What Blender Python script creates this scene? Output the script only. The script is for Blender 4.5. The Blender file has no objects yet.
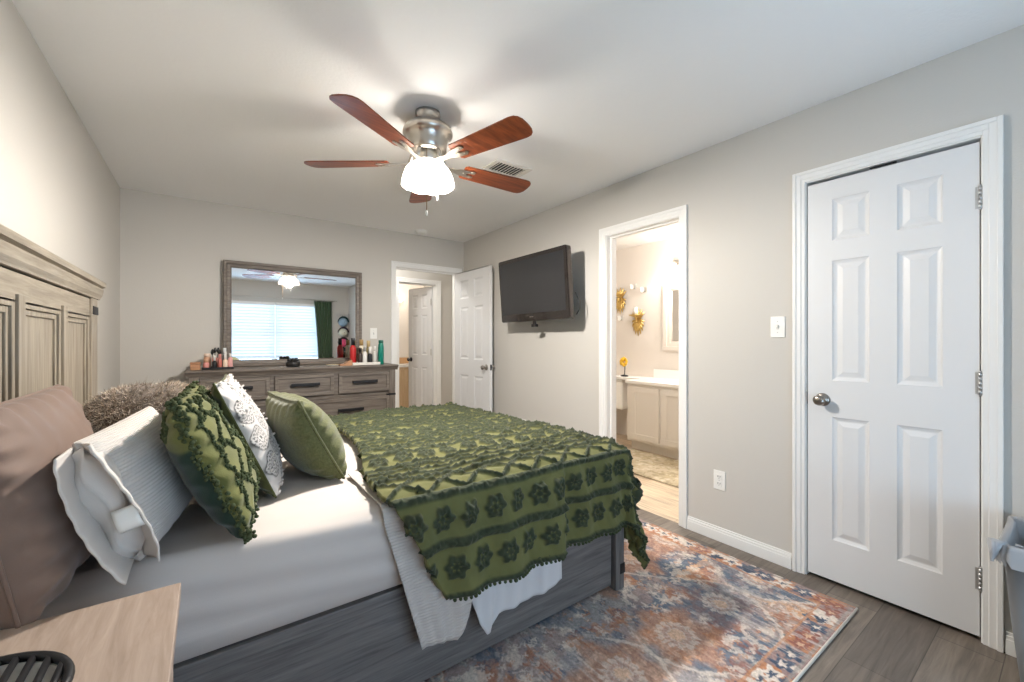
import bpy, bmesh, math, random
import numpy as np
from mathutils import Vector, Matrix

random.seed(7)
np.random.seed(7)
SC = bpy.context.scene
COL = SC.collection
PI = math.pi

# ------------------------------------------------------------------ camera
cam_data = bpy.data.cameras.new('camera')
cam_data.sensor_width = 36.0
cam_data.lens = 36.0 * 417.25 / 1024.0
cam_data.shift_y = 0.7 / 1024.0
cam_data.clip_start = 0.02
cam = bpy.data.objects.new('camera', cam_data)
COL.objects.link(cam)
cam.location = (0, 0, 1.2205)
cam.rotation_euler = (math.radians(90), 0, -math.radians(35.985))
SC.camera = cam

# ------------------------------------------------------------------ colour management
SC.view_settings.view_transform = 'Standard'
SC.view_settings.look = 'None'
SC.view_settings.gamma = 1.0
SC.view_settings.exposure = 0.13
SC.view_settings.use_curve_mapping = False
SC.cycles.max_bounces = 10
SC.cycles.diffuse_bounces = 6
SC.cycles.glossy_bounces = 5
SC.cycles.transmission_bounces = 8
SC.cycles.transparent_max_bounces = 12
SC.cycles.sample_clamp_indirect = 6.0
SC.cycles.caustics_reflective = False
SC.cycles.caustics_refractive = False

# ------------------------------------------------------------------ light levels
SKY_COL = (0.50, 0.74, 1.0)
SKY_STR = 10.0
LAMP_W = 192.0
LAMP_COL = (1.0, 0.94, 0.87)
BATH_W = 52.0
HALL_W = 26.0

world = bpy.data.worlds.new('sky')
SC.world = world
world.use_nodes = True
bg = world.node_tree.nodes['Background']
bg.inputs[0].default_value = (*SKY_COL, 1)
bg.inputs[1].default_value = SKY_STR

def light(name, kind, loc, power, col, size=0.05, rot=(0, 0, 0), size_y=None):
    d = bpy.data.lights.new(name, kind)
    d.color = col
    d.energy = power
    if kind == 'AREA':
        d.shape = 'RECTANGLE'
        d.size = size
        d.size_y = size_y or size
    else:
        d.shadow_soft_size = size
    o = bpy.data.objects.new(name, d)
    o.location = loc
    o.rotation_euler = rot
    COL.objects.link(o)
    return o

# room dimensions (metres; the camera stands at x = y = 0)
XL, XR, YB, YF, H = -0.57, 2.534, 4.496, -0.85, 2.44
XR2 = XR + 0.115          # bathroom face of the right wall
YB2 = YB + 0.115          # hall face of the back wall
WX0, WX1, WZ0, WZ1 = 0.22, 1.96, 0.42, 2.02   # window opening, its unseen lower part extended for more daylight
BZ = 0.80                 # the blinds stop above the sill; unseen gap added to let daylight in

# daylight enters through the window opening
portal = light('window_daylight', 'AREA', ((WX0 + WX1) / 2, YF - 0.12, (WZ0 + WZ1) / 2), 1.0, (1, 1, 1),
               WX1 - WX0, (math.radians(90), 0, 0), WZ1 - WZ0)
portal.data.cycles.is_portal = True

# ------------------------------------------------------------------ materials
def nt(m):
    m.use_nodes = True
    return m.node_tree, m.node_tree.nodes, m.node_tree.links

def srgb(r, g, b):
    def f(c):
        c /= 255.0
        return c / 12.92 if c <= 0.04045 else ((c + 0.055) / 1.055) ** 2.4
    return (f(r), f(g), f(b))

def mat(name, col, rough=0.5, metal=0.0, bump=None, var=None, spec=0.5, sheen=0.0, emit=None, coat=0.0, coord='Object', trans=0.0):
    m = bpy.data.materials.new(name)
    t, n, l = nt(m)
    p = n['Principled BSDF']
    p.inputs['Base Color'].default_value = (*col, 1)
    p.inputs['Roughness'].default_value = rough
    p.inputs['Metallic'].default_value = metal
    p.inputs['Specular IOR Level'].default_value = spec
    if sheen:
        p.inputs['Sheen Weight'].default_value = sheen
        p.inputs['Sheen Roughness'].default_value = 0.5
    if coat:
        p.inputs['Coat Weight'].default_value = coat
    if trans:
        p.inputs['Transmission Weight'].default_value = trans
    if emit:
        p.inputs['Emission Color'].default_value = (*emit[0], 1)
        p.inputs['Emission Strength'].default_value = emit[1]
    tc = n.new('ShaderNodeTexCoord')
    if var:      # (scale, amount)
        nz = n.new('ShaderNodeTexNoise')
        nz.inputs['Scale'].default_value = var[0]
        nz.inputs['Detail'].default_value = 4
        l.new(tc.outputs[coord], nz.inputs['Vector'])
        r = n.new('ShaderNodeValToRGB')
        a = var[1]
        r.color_ramp.elements[0].position = 0.3
        r.color_ramp.elements[1].position = 0.7
        r.color_ramp.elements[0].color = (*[c * (1 - a) for c in col], 1)
        r.color_ramp.elements[1].color = (*[min(1, c * (1 + a)) for c in col], 1)
        l.new(nz.outputs['Fac'], r.inputs['Fac'])
        l.new(r.outputs['Color'], p.inputs['Base Color'])
    if bump:     # (scale, strength, distance)
        nz = n.new('ShaderNodeTexNoise')
        nz.inputs['Scale'].default_value = bump[0]
        nz.inputs['Detail'].default_value = 3
        l.new(tc.outputs[coord], nz.inputs['Vector'])
        b = n.new('ShaderNodeBump')
        b.inputs['Strength'].default_value = bump[1]
        b.inputs['Distance'].default_value = bump[2]
        l.new(nz.outputs['Fac'], b.inputs['Height'])
        l.new(b.outputs['Normal'], p.inputs['Normal'])
    return m

def wood(name, dark, light_, axis='X', scale=9.0, stretch=14.0, rough=0.5, bump=0.15, mid=None, spec=0.4):
    """grain runs along the given axis"""
    m = bpy.data.materials.new(name)
    t, n, l = nt(m)
    p = n['Principled BSDF']
    p.inputs['Roughness'].default_value = rough
    p.inputs['Specular IOR Level'].default_value = spec
    tc = n.new('ShaderNodeTexCoord')
    mp = n.new('ShaderNodeMapping')
    s = {'X': (1, stretch, stretch), 'Y': (stretch, 1, stretch), 'Z': (stretch, stretch, 1)}[axis]
    mp.inputs['Scale'].default_value = s
    l.new(tc.outputs['Object'], mp.inputs['Vector'])
    nz = n.new('ShaderNodeTexNoise')
    nz.inputs['Scale'].default_value = scale * 0.35
    nz.inputs['Detail'].default_value = 7
    nz.inputs['Roughness'].default_value = 0.65
    nz.inputs['Distortion'].default_value = 0.6
    l.new(mp.outputs['Vector'], nz.inputs['Vector'])
    r = n.new('ShaderNodeValToRGB')
    r.color_ramp.elements[0].position = 0.32
    r.color_ramp.elements[1].position = 0.68
    r.color_ramp.elements[0].color = (*dark, 1)
    r.color_ramp.elements[1].color = (*light_, 1)
    if mid:
        e = r.color_ramp.elements.new(0.5)
        e.color = (*mid, 1)
    l.new(nz.outputs['Fac'], r.inputs['Fac'])
    l.new(r.outputs['Color'], p.inputs['Base Color'])
    b = n.new('ShaderNodeBump')
    b.inputs['Strength'].default_value = bump
    b.inputs['Distance'].default_value = 0.002
    l.new(nz.outputs['Fac'], b.inputs['Height'])
    l.new(b.outputs['Normal'], p.inputs['Normal'])
    return m

def planks(name, cols, along='X', width=0.18, length=1.2, rough=0.42, seam=0.35):
    """plank floor from a brick pattern plus stretched grain"""
    m = bpy.data.materials.new(name)
    t, n, l = nt(m)
    p = n['Principled BSDF']
    p.inputs['Roughness'].default_value = rough
    tc = n.new('ShaderNodeTexCoord')
    mp = n.new('ShaderNodeMapping')
    if along == 'Y':
        mp.inputs['Rotation'].default_value = (0, 0, PI / 2)
    l.new(tc.outputs['Object'], mp.inputs['Vector'])
    br = n.new('ShaderNodeTexBrick')
    br.inputs['Scale'].default_value = 1.0
    br.inputs['Brick Width'].default_value = length
    br.inputs['Row Height'].default_value = width
    br.inputs['Mortar Size'].default_value = 0.0018
    br.inputs['Mortar Smooth'].default_value = 0.3
    br.inputs['Bias'].default_value = 0.0
    br.offset = 0.37
    br.inputs['Color1'].default_value = (*cols[0], 1)
    br.inputs['Color2'].default_value = (*cols[1], 1)
    br.inputs['Mortar'].default_value = (*[c * seam for c in cols[0]], 1)
    l.new(mp.outputs['Vector'], br.inputs['Vector'])
    mp2 = n.new('ShaderNodeMapping')
    mp2.inputs['Scale'].default_value = (1.2, 16, 1)
    l.new(mp.outputs['Vector'], mp2.inputs['Vector'])
    nz = n.new('ShaderNodeTexNoise')
    nz.inputs['Scale'].default_value = 2.6
    nz.inputs['Detail'].default_value = 7
    nz.inputs['Roughness'].default_value = 0.6
    nz.inputs['Distortion'].default_value = 0.8
    l.new(mp2.outputs['Vector'], nz.inputs['Vector'])
    r = n.new('ShaderNodeValToRGB')
    r.color_ramp.elements[0].position = 0.3
    r.color_ramp.elements[1].position = 0.72
    r.color_ramp.elements[0].color = (0.62, 0.6, 0.58, 1)
    r.color_ramp.elements[1].color = (1.25, 1.23, 1.2, 1)
    l.new(nz.outputs['Fac'], r.inputs['Fac'])
    mx = n.new('ShaderNodeMix')
    mx.data_type = 'RGBA'
    mx.blend_type = 'MULTIPLY'
    mx.inputs[0].default_value = 1.0
    l.new(br.outputs['Color'], mx.inputs[6])
    l.new(r.outputs['Color'], mx.inputs[7])
    l.new(mx.outputs[2], p.inputs['Base Color'])
    b = n.new('ShaderNodeBump')
    b.inputs['Strength'].default_value = 0.25
    b.inputs['Distance'].default_value = 0.002
    l.new(nz.outputs['Fac'], b.inputs['Height'])
    l.new(b.outputs['Normal'], p.inputs['Normal'])
    return m

def attr_mat(name, attr='col', rough=0.9, bump=None, sheen=0.0, spec=0.2):
    m = bpy.data.materials.new(name)
    t, n, l = nt(m)
    p = n['Principled BSDF']
    p.inputs['Roughness'].default_value = rough
    p.inputs['Specular IOR Level'].default_value = spec
    if sheen:
        p.inputs['Sheen Weight'].default_value = sheen
    a = n.new('ShaderNodeAttribute')
    a.attribute_name = attr
    l.new(a.outputs['Color'], p.inputs['Base Color'])
    if bump:
        tc = n.new('ShaderNodeTexCoord')
        nz = n.new('ShaderNodeTexNoise')
        nz.inputs['Scale'].default_value = bump[0]
        nz.inputs['Detail'].default_value = 2
        l.new(tc.outputs['Object'], nz.inputs['Vector'])
        b = n.new('ShaderNodeBump')
        b.inputs['Strength'].default_value = bump[1]
        b.inputs['Distance'].default_value = bump[2]
        l.new(nz.outputs['Fac'], b.inputs['Height'])
        l.new(b.outputs['Normal'], p.inputs['Normal'])
    return m

def weave(name, col, scale=260.0, rough=0.9, strength=0.35, sheen=0.15, axis=None, dist=0.0015, var=0.0, rib=None):
    """woven cloth; rib=(axis index, spacing) adds parallel ribs"""
    m = mat(name, col, rough, spec=0.15, sheen=sheen, bump=(scale, strength, dist), var=(scale * 0.5, var) if var else None)
    if rib:
        t, n, l = m.node_tree, m.node_tree.nodes, m.node_tree.links
        tc = n.new('ShaderNodeTexCoord')
        sp = n.new('ShaderNodeSeparateXYZ')
        l.new(tc.outputs['UV' if rib[0] < 2 and len(rib) > 2 else 'Object'], sp.inputs[0])
        mul = n.new('ShaderNodeMath')
        mul.operation = 'MULTIPLY'
        mul.inputs[1].default_value = 2 * PI / rib[1]
        l.new(sp.outputs[rib[0]], mul.inputs[0])
        sn = n.new('ShaderNodeMath')
        sn.operation = 'SINE'
        l.new(mul.outputs[0], sn.inputs[0])
        b = n.new('ShaderNodeBump')
        b.inputs['Strength'].default_value = 0.45
        b.inputs['Distance'].default_value = 0.0025
        l.new(sn.outputs[0], b.inputs['Height'])
        old = [x for x in n if x.type == 'BUMP' and x != b][0]
        l.new(old.outputs['Normal'], b.inputs['Normal'])
        l.new(b.outputs['Normal'], n['Principled BSDF'].inputs['Normal'])
    return m

M = {}
M['wall'] = mat('wall_paint', srgb(203, 199, 192), 0.85, bump=(120, 0.25, 0.003), spec=0.25)
M['ceiling'] = mat('ceiling_paint', srgb(244, 243, 241), 0.9, bump=(70, 0.3, 0.004), spec=0.2)
M['trim'] = mat('trim_paint', srgb(236, 235, 232), 0.38, spec=0.4)
M['door'] = mat('door_paint', srgb(224, 224, 224), 0.42, spec=0.4)
M['bath_wall'] = mat('bath_wall_paint', srgb(224, 217, 209), 0.85, bump=(120, 0.2, 0.003), spec=0.2)
M['floor'] = planks('floor_planks', (srgb(130, 120, 110), srgb(100, 92, 85)), 'X', 0.185, 1.22)
M['bath_floor'] = planks('bath_floor_planks', (srgb(214, 196, 172), srgb(198, 180, 156)), 'Y', 0.2, 1.2, seam=0.4)
M['nickel'] = mat('brushed_nickel', (0.62, 0.58, 0.52), 0.28, 1.0)
M['satin'] = mat('satin_knob_metal', (0.33, 0.30, 0.27), 0.3, 1.0)
M['hinge'] = mat('hinge_metal', (0.55, 0.55, 0.54), 0.4, 0.9)
M['black_metal'] = mat('black_metal', (0.018, 0.018, 0.02), 0.45, 0.4)
M['black_plastic'] = mat('black_plastic', (0.012, 0.011, 0.011), 0.35)
M['white_plastic'] = mat('white_plastic', srgb(238, 237, 232), 0.4)
M['hole_shade'] = mat('painted_hole_shade', (0.01, 0.01, 0.01), 0.8)  # near-black colour stands in for shade inside vent and socket holes
GREY_D, GREY_L = srgb(88, 80, 73), srgb(134, 124, 114)
for ax in 'XYZ':
    M['grey' + ax] = wood('grey_wood_' + ax.lower(), GREY_D, GREY_L, ax, 10, 16, 0.5)
    M['rail' + ax] = wood('charcoal_wood_' + ax.lower(), srgb(86, 83, 82), srgb(126, 122, 119), ax, 10, 18, 0.55)
M['headY'] = wood('headboard_wood_y', srgb(122, 113, 99), srgb(166, 156, 140), 'Y', 10, 16, 0.42)
M['headZ'] = wood('headboard_wood_z', srgb(122, 113, 99), srgb(166, 156, 140), 'Z', 10, 16, 0.42)
M['night'] = wood('pale_oak', srgb(146, 128, 114), srgb(172, 154, 140), 'Y', 16, 9, 0.55, mid=srgb(159, 141, 127))
M['blade'] = wood('cherry_blade', srgb(92, 40, 20), srgb(150, 76, 40), 'X', 7, 12, 0.32, 0.05)
M['mirror'] = mat('mirror_glass', (0.93, 0.93, 0.93), 0.015, 1.0)
M['chain'] = mat('brass_chain', (0.30, 0.20, 0.10), 0.4, 0.6)
M['screen'] = mat('tv_screen', (0.022, 0.022, 0.024), 0.32, spec=0.6)
M['tv'] = mat('tv_gloss_black', (0.016, 0.012, 0.011), 0.18, coat=0.5)
M['sheet'] = weave('cream_sheet', srgb(200, 192, 186), 400, 0.85, 0.15, 0.1)
M['white_sheet'] = weave('white_sheet', srgb(204, 203, 204), 400, 0.85, 0.15, 0.1)
M['waffle'] = weave('ribbed_blanket', srgb(194, 187, 181), 350, 0.9, 0.3, 0.1, rib=(2, 0.010))
M['brown_fab'] = weave('taupe_satin', srgb(122, 101, 89), 300, 0.62, 0.15, 0.25)
M['white_fab'] = weave('white_cotton', srgb(212, 205, 198), 350, 0.9, 0.3, 0.1)
M['white_rib'] = weave('white_ribbed_cotton', srgb(212, 205, 198), 350, 0.9, 0.3, 0.1, rib=(1, 1 / 46.0, 'uv'))
M['green_plain'] = weave('dark_green_cotton', srgb(42, 62, 44), 300, 0.9, 0.25, 0.15)
M['olive_back'] = weave('olive_backing', srgb(78, 80, 48), 300, 0.9, 0.25, 0.15)
M['green_linen'] = weave('green_linen', srgb(94, 96, 62), 260, 0.92, 0.7, 0.3, var=0.22)
M['comforter'] = attr_mat('green_comforter', 'col', 0.88, (220, 0.3, 0.002), 0.08)
M['tuft_front'] = attr_mat('tufted_green_cotton', 'col', 0.9, (260, 0.3, 0.002), 0.2)
M['print'] = attr_mat('printed_white_cotton', 'col', 0.9, (300, 0.3, 0.0015), 0.1)
M['tuft_dark'] = mat('dark_green_tufts', srgb(72, 80, 56), 0.95, spec=0.1)
M['rug'] = attr_mat('rug_pile', 'col', 0.97, (420, 0.5, 0.003), 0.1, 0.1)
M['fur'] = attr_mat('faux_fur', 'col', 0.8, None, 0.3, 0.2)
M['curtain'] = mat('green_curtain', srgb(52, 74, 44), 0.85, sheen=0.2, bump=(300, 0.2, 0.001))
M['can'] = mat('grey_can_plastic', srgb(128, 132, 136), 0.5, bump=(200, 0.1, 0.001))
M['gold'] = mat('antique_gold', (0.62, 0.43, 0.15), 0.38, 0.85, bump=(90, 0.4, 0.004))
M['cream_cab'] = mat('cream_cabinet_paint', srgb(226, 221, 213), 0.5)
M['counter'] = mat('white_counter', srgb(244, 242, 238), 0.25)
M['porcelain'] = mat('porcelain', srgb(240, 238, 232), 0.15)

def translucent_mat(name, col, tr=0.5, transp=0.0, emit=0.0, rough=0.5):
    m = bpy.data.materials.new(name)
    t, n, l = nt(m)
    n.remove(n['Principled BSDF'])
    out = [x for x in n if x.type == 'OUTPUT_MATERIAL'][0]
    d = n.new('ShaderNodeBsdfDiffuse')
    d.inputs[0].default_value = (*col, 1)
    tl = n.new('ShaderNodeBsdfTranslucent')
    tl.inputs[0].default_value = (*col, 1)
    mx = n.new('ShaderNodeMixShader')
    mx.inputs[0].default_value = tr
    l.new(d.outputs[0], mx.inputs[1])
    l.new(tl.outputs[0], mx.inputs[2])
    last = mx
    if transp:
        tp = n.new('ShaderNodeBsdfTransparent')
        m2 = n.new('ShaderNodeMixShader')
        m2.inputs[0].default_value = transp
        l.new(last.outputs[0], m2.inputs[1])
        l.new(tp.outputs[0], m2.inputs[2])
        last = m2
    if emit:
        em = n.new('ShaderNodeEmission')
        em.inputs[0].default_value = (*LAMP_COL, 1)
        em.inputs[1].default_value = emit
        ad = n.new('ShaderNodeAddShader')
        l.new(last.outputs[0], ad.inputs[0])
        l.new(em.outputs[0], ad.inputs[1])
        last = ad
    l.new(last.outputs[0], out.inputs['Surface'])
    return m

M['slat'] = translucent_mat('blind_slat', (0.74, 0.75, 0.77), 0.09)
M['shade'] = translucent_mat('frosted_lamp_glass', (0.40, 0.38, 0.35), 0.5, 0.26, 0.02)
M['bag'] = translucent_mat('white_liner_film', (0.62, 0.62, 0.63), 0.3, 0.2)
M['pane'] = translucent_mat('window_pane', (0.9, 0.95, 1.0), 0.0, 0.94)
M['clear'] = translucent_mat('clear_acrylic', (0.9, 0.88, 0.86), 0.3, 0.7)
M['bulb'] = mat('lit_bulb', (1, 1, 1), 0.5, emit=(LAMP_COL, 8.0))
M['bath_bulb'] = mat('lit_vanity_globe', (1, 1, 1), 0.5, emit=((1.0, 0.86, 0.68), 6.0))

# ------------------------------------------------------------------ mesh builder
class B:
    def __init__(s):
        s.V = []
        s.F = []
        s.S = []
        s.UV = None

    def add(s, verts, faces, smooth=False):
        o = len(s.V)
        s.V.extend([tuple(map(float, v)) for v in verts])
        s.F.extend([tuple(i + o for i in f) for f in faces])
        s.S.extend([smooth] * len(faces))
        return s

    def box(s, x0, x1, y0, y1, z0, z1, bev=0.0):
        if bev <= 0:
            v = [(x, y, z) for x in (x0, x1) for y in (y0, y1) for z in (z0, z1)]
            s.add(v, [(0, 1, 3, 2), (4, 6, 7, 5), (0, 4, 5, 1), (2, 3, 7, 6), (0, 2, 6, 4), (1, 5, 7, 3)])
            return s
        bm = bmesh.new()
        bmesh.ops.create_cube(bm, size=1)
        for v in bm.verts:
            v.co = ((x0 + x1) / 2 + v.co.x * (x1 - x0), (y0 + y1) / 2 + v.co.y * (y1 - y0), (z0 + z1) / 2 + v.co.z * (z1 - z0))
        bmesh.ops.bevel(bm, geom=list(bm.edges), offset=bev, segments=2, profile=0.5, affect='EDGES')
        s.from_bm(bm)
        return s

    def from_bm(s, bm, mtx=None, smooth=False):
        bm.verts.index_update()
        vs = [(mtx @ v.co if mtx else v.co) for v in bm.verts]
        s.add(vs, [[v.index for v in f.verts] for f in bm.faces], smooth)
        bm.free()

    def obox(s, c, size, mtx, bev=0.0):
        b = B()
        b.box(-size[0] / 2, size[0] / 2, -size[1] / 2, size[1] / 2, -size[2] / 2, size[2] / 2, bev)
        m = Matrix.Translation(c) @ mtx.to_4x4()
        s.add([m @ Vector(v) for v in b.V], b.F)
        return s

    def tube(s, pts, r, seg=10, caps=True, smooth=True):
        pts = [Vector(p) for p in pts]
        rr = r if isinstance(r, (list, tuple)) else [r] * len(pts)
        V = []
        prev = None
        for i, p in enumerate(pts):
            d = (pts[min(i + 1, len(pts) - 1)] - pts[max(i - 1, 0)]).normalized()
            if prev is None:
                a = Vector((0, 0, 1)) if abs(d.z) < 0.9 else Vector((1, 0, 0))
                u = d.cross(a).normalized()
            else:
                u = (prev - d * prev.dot(d)).normalized()
            prev = u
            w = d.cross(u)
            for k in range(seg):
                t = 2 * PI * k / seg
                V.append(p + (u * math.cos(t) + w * math.sin(t)) * rr[i])
        F = []
        for i in range(len(pts) - 1):
            for k in range(seg):
                a, b2 = i * seg + k, i * seg + (k + 1) % seg
                F.append((a, b2, b2 + seg, a + seg))
        s.add(V, F, smooth)
        if caps:
            o = len(s.V) - len(V)
            s.F.append(tuple(o + k for k in reversed(range(seg))))
            s.F.append(tuple(o + (len(pts) - 1) * seg + k for k in range(seg)))
            s.S += [False, False]
        return s

    def cyl(s, p0, p1, r0, r1=None, seg=20, smooth=True):
        return s.tube([p0, p1], [r0, r0 if r1 is None else r1], seg, True, smooth)

    def lathe(s, prof, c=(0, 0, 0), seg=28, mtx=None, wob=None, caps=False):
        V = []
        for (r, z) in prof:
            for k in range(seg):
                t = 2 * PI * k / seg
                rr = r * (wob(t, z) if wob else 1)
                v = Vector((rr * math.cos(t), rr * math.sin(t), z))
                if mtx:
                    v = mtx @ v
                V.append(v + Vector(c))
        F = []
        for i in range(len(prof) - 1):
            for k in range(seg):
                a, b2 = i * seg + k, i * seg + (k + 1) % seg
                F.append((a, b2, b2 + seg, a + seg))
        s.add(V, F, True)
        if caps:
            o = len(s.V) - len(V)
            s.F.append(tuple(o + k for k in reversed(range(seg))))
            s.F.append(tuple(o + (len(prof) - 1) * seg + k for k in range(seg)))
            s.S += [False, False]
        return s

    def sphere(s, c, r, seg=12, rings=8, sc=(1, 1, 1), mtx=None):
        V = []
        for i in range(rings + 1):
            ph = PI * i / rings
            for k in range(seg):
                t = 2 * PI * k / seg
                v = Vector((r * sc[0] * math.sin(ph) * math.cos(t), r * sc[1] * math.sin(ph) * math.sin(t), r * sc[2] * math.cos(ph)))
                if mtx:
                    v = mtx @ v
                V.append(v + Vector(c))
        F = [(i * seg + k, (i + 1) * seg + k, (i + 1) * seg + (k + 1) % seg, i * seg + (k + 1) % seg) for i in range(rings) for k in range(seg)]
        return s.add(V, F, True)

    def prism(s, poly, axis, a0, a1):
        """poly: 2-D outline; axis: extrusion axis; the outline lies in the other two axes in cyclic order"""
        def P(u, v, a):
            return {'X': (a, u, v), 'Y': (u, a, v), 'Z': (u, v, a)}[axis]
        n_ = len(poly)
        V = [P(u, v, a0) for u, v in poly] + [P(u, v, a1) for u, v in poly]
        F = [tuple(range(n_)), tuple(range(2 * n_ - 1, n_ - 1, -1))]
        F += [(i, (i + 1) % n_, n_ + (i + 1) % n_, n_ + i) for i in range(n_)]
        return s.add(V, F)

    def grid(s, P, smooth=True, close_u=False, close_v=False, flip=False):
        """P: array (nu, nv, 3)"""
        nu, nv = P.shape[:2]
        F = []
        for i in range(nu if close_u else nu - 1):
            for j in range(nv if close_v else nv - 1):
                a, b2 = i * nv + j, i * nv + (j + 1) % nv
                c, d = ((i + 1) % nu) * nv + (j + 1) % nv, ((i + 1) % nu) * nv + j
                F.append((a, d, c, b2) if not flip else (a, b2, c, d))
        return s.add(P.reshape(-1, 3).tolist(), F, smooth)

    def mesh(s, name, off=(0, 0, 0), recalc=True):
        me = bpy.data.meshes.new(name)
        ox, oy, oz = off
        me.from_pydata([(x - ox, y - oy, z - oz) for x, y, z in s.V], [], s.F)
        me.polygons.foreach_set('use_smooth', s.S)
        if recalc:
            bm = bmesh.new()
            bm.from_mesh(me)
            bmesh.ops.recalc_face_normals(bm, faces=bm.faces)
            bm.to_mesh(me)
            bm.free()
        me.update()
        return me

ORG = {}

def tag(o, label=None, cat=None, group=None, kind=None):
    if label:
        o['label'] = label
    if cat:
        o['category'] = cat
    if group:
        o['group'] = group
    if kind:
        o['kind'] = kind
    return o

def thing(name, label, cat, loc=(0, 0, 0), group=None, rotz=0.0, local=False):
    o = bpy.data.objects.new(name, None)
    o.empty_display_size = 0.05
    COL.objects.link(o)
    o.location = loc
    o.rotation_euler = (0, 0, rotz)
    ORG[o.name] = (0, 0, 0) if (local or rotz) else tuple(loc)
    return tag(o, label, cat, group)

def part(b, name, m, parent, label=None, kind=None, recalc=True):
    off = ORG[parent.name]
    o = bpy.data.objects.new(name, b.mesh(name, off, recalc))
    o.data.materials.append(m)
    COL.objects.link(o)
    o.parent = parent
    ORG[o.name] = off
    return tag(o, label, kind=kind)

def solo(b, name, m, label, cat, loc=(0, 0, 0), group=None, kind=None, recalc=True):
    o = bpy.data.objects.new(name, b.mesh(name, loc, recalc))
    o.data.materials.append(m)
    o.location = loc
    COL.objects.link(o)
    ORG[o.name] = tuple(loc)
    return tag(o, label, cat, group, kind)

def struct(b, name, m, parent=None):
    if parent:
        return part(b, name, m, parent)
    o = bpy.data.objects.new(name, b.mesh(name))
    o.data.materials.append(m)
    COL.objects.link(o)
    ORG[o.name] = (0, 0, 0)
    o['kind'] = 'structure'
    return o

def struct_root(name, loc=(0, 0, 0), rotz=0.0, local=False):
    o = bpy.data.objects.new(name, None)
    COL.objects.link(o)
    o.location = loc
    o.rotation_euler = (0, 0, rotz)
    ORG[o.name] = (0, 0, 0) if (local or rotz) else tuple(loc)
    o['kind'] = 'structure'
    return o

def dup(root, loc, rotz=None, label=None):
    r = root.copy()
    COL.objects.link(r)
    r.location = loc
    if rotz is not None:
        r.rotation_euler = (0, 0, rotz)
    if label:
        r['label'] = label
    for ch in list(root.children):
        c = ch.copy()
        COL.objects.link(c)
        c.parent = r
        for g in ch.children:
            d = g.copy()
            COL.objects.link(d)
            d.parent = c
    return r

def set_col(o, cols):
    me = o.data
    a = me.color_attributes.new('col', 'FLOAT_COLOR', 'POINT')
    buf = np.ones((len(me.vertices), 4), dtype=np.float32)
    buf[:, :3] = cols
    a.data.foreach_set('color', buf.ravel())

def solidify(o, th, off=-1):
    md = o.modifiers.new('thickness', 'SOLIDIFY')
    md.thickness = th
    md.offset = off
    return o

# vectorised value noise
_tab = np.random.RandomState(3).rand(256, 256)
def vn(x, y, seed=0):
    x = np.asarray(x, float) + seed * 17.3
    y = np.asarray(y, float) + seed * 5.7
    xi, yi = np.floor(x).astype(int), np.floor(y).astype(int)
    fx, fy = x - xi, y - yi
    fx, fy = fx * fx * (3 - 2 * fx), fy * fy * (3 - 2 * fy)
    g = lambda a, b2: _tab[a & 255, b2 & 255]
    return (g(xi, yi) * (1 - fx) + g(xi + 1, yi) * fx) * (1 - fy) + (g(xi, yi + 1) * (1 - fx) + g(xi + 1, yi + 1) * fx) * fy
def fbm(x, y, seed=0, o=3):
    return sum(vn(x * 2 ** k, y * 2 ** k, seed + k) * 0.5 ** k for k in range(o)) / (2 - 0.5 ** (o - 1))
def sstep(a, b2, x):
    t = np.clip((x - a) / (b2 - a), 0, 1)
    return t * t * (3 - 2 * t)
def cellr(i, j, k=0):
    i, j = np.asarray(i).astype(int), np.asarray(j).astype(int)
    return _tab[(i * 7 + k * 31 + 13) & 255, (j * 11 + k * 53 + 5) & 255]

# ================================================================== THE SETTING
WT = 0.115
# floor, ceiling
struct(B().box(XL - 0.1, XR + 0.02, YF - 0.1, YB + 0.02, -0.1, 0), 'floor', M['floor'])
struct(B().box(XL - 0.1, XR + 0.1, YF - 0.1, YB + 0.1, H, H + 0.1), 'ceiling', M['ceiling'])
struct(B().box(XL - 0.1, XL, YF - 0.1, YB + 0.1, 0, H), 'wall_left', M['wall'])
# right wall with bathroom doorway and closet doorway
BY0, BY1, DZ = 1.598, 2.222, 2.05
CY0, CY1 = 0.252, 0.862
b = B()
b.box(XR, XR2, YF - 0.1, CY0 - 0.018, 0, H).box(XR, XR2, CY1 + 0.018, BY0 - 0.018, 0, H).box(XR, XR2, BY1 + 0.018, YB + 0.1, 0, H)
b.box(XR, XR2, CY0 - 0.018, CY1 + 0.018, DZ + 0.018, H).box(XR, XR2, BY0 - 0.018, BY1 + 0.018, DZ + 0.018, H)
struct(b, 'wall_right', M['wall'])
# back wall with hall doorway
HX0, HX1 = 1.678, 2.438
b = B()
b.box(XL - 0.1, HX0 - 0.018, YB, YB2, 0, H).box(HX1 + 0.018, 3.4, YB, YB2, 0, H).box(HX0 - 0.018, HX1 + 0.018, YB, YB2, DZ + 0.018, H)
struct(b, 'wall_back', M['wall'])
# window wall behind the camera
b = B()
b.box(XL - 0.1, WX0, YF - 0.12, YF, 0, H).box(WX1, XR2, YF - 0.12, YF, 0, H)
b.box(WX0, WX1, YF - 0.12, YF, 0, WZ0).box(WX0, WX1, YF - 0.12, YF, WZ1, H)
struct(b, 'wall_front', M['wall'])
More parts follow.
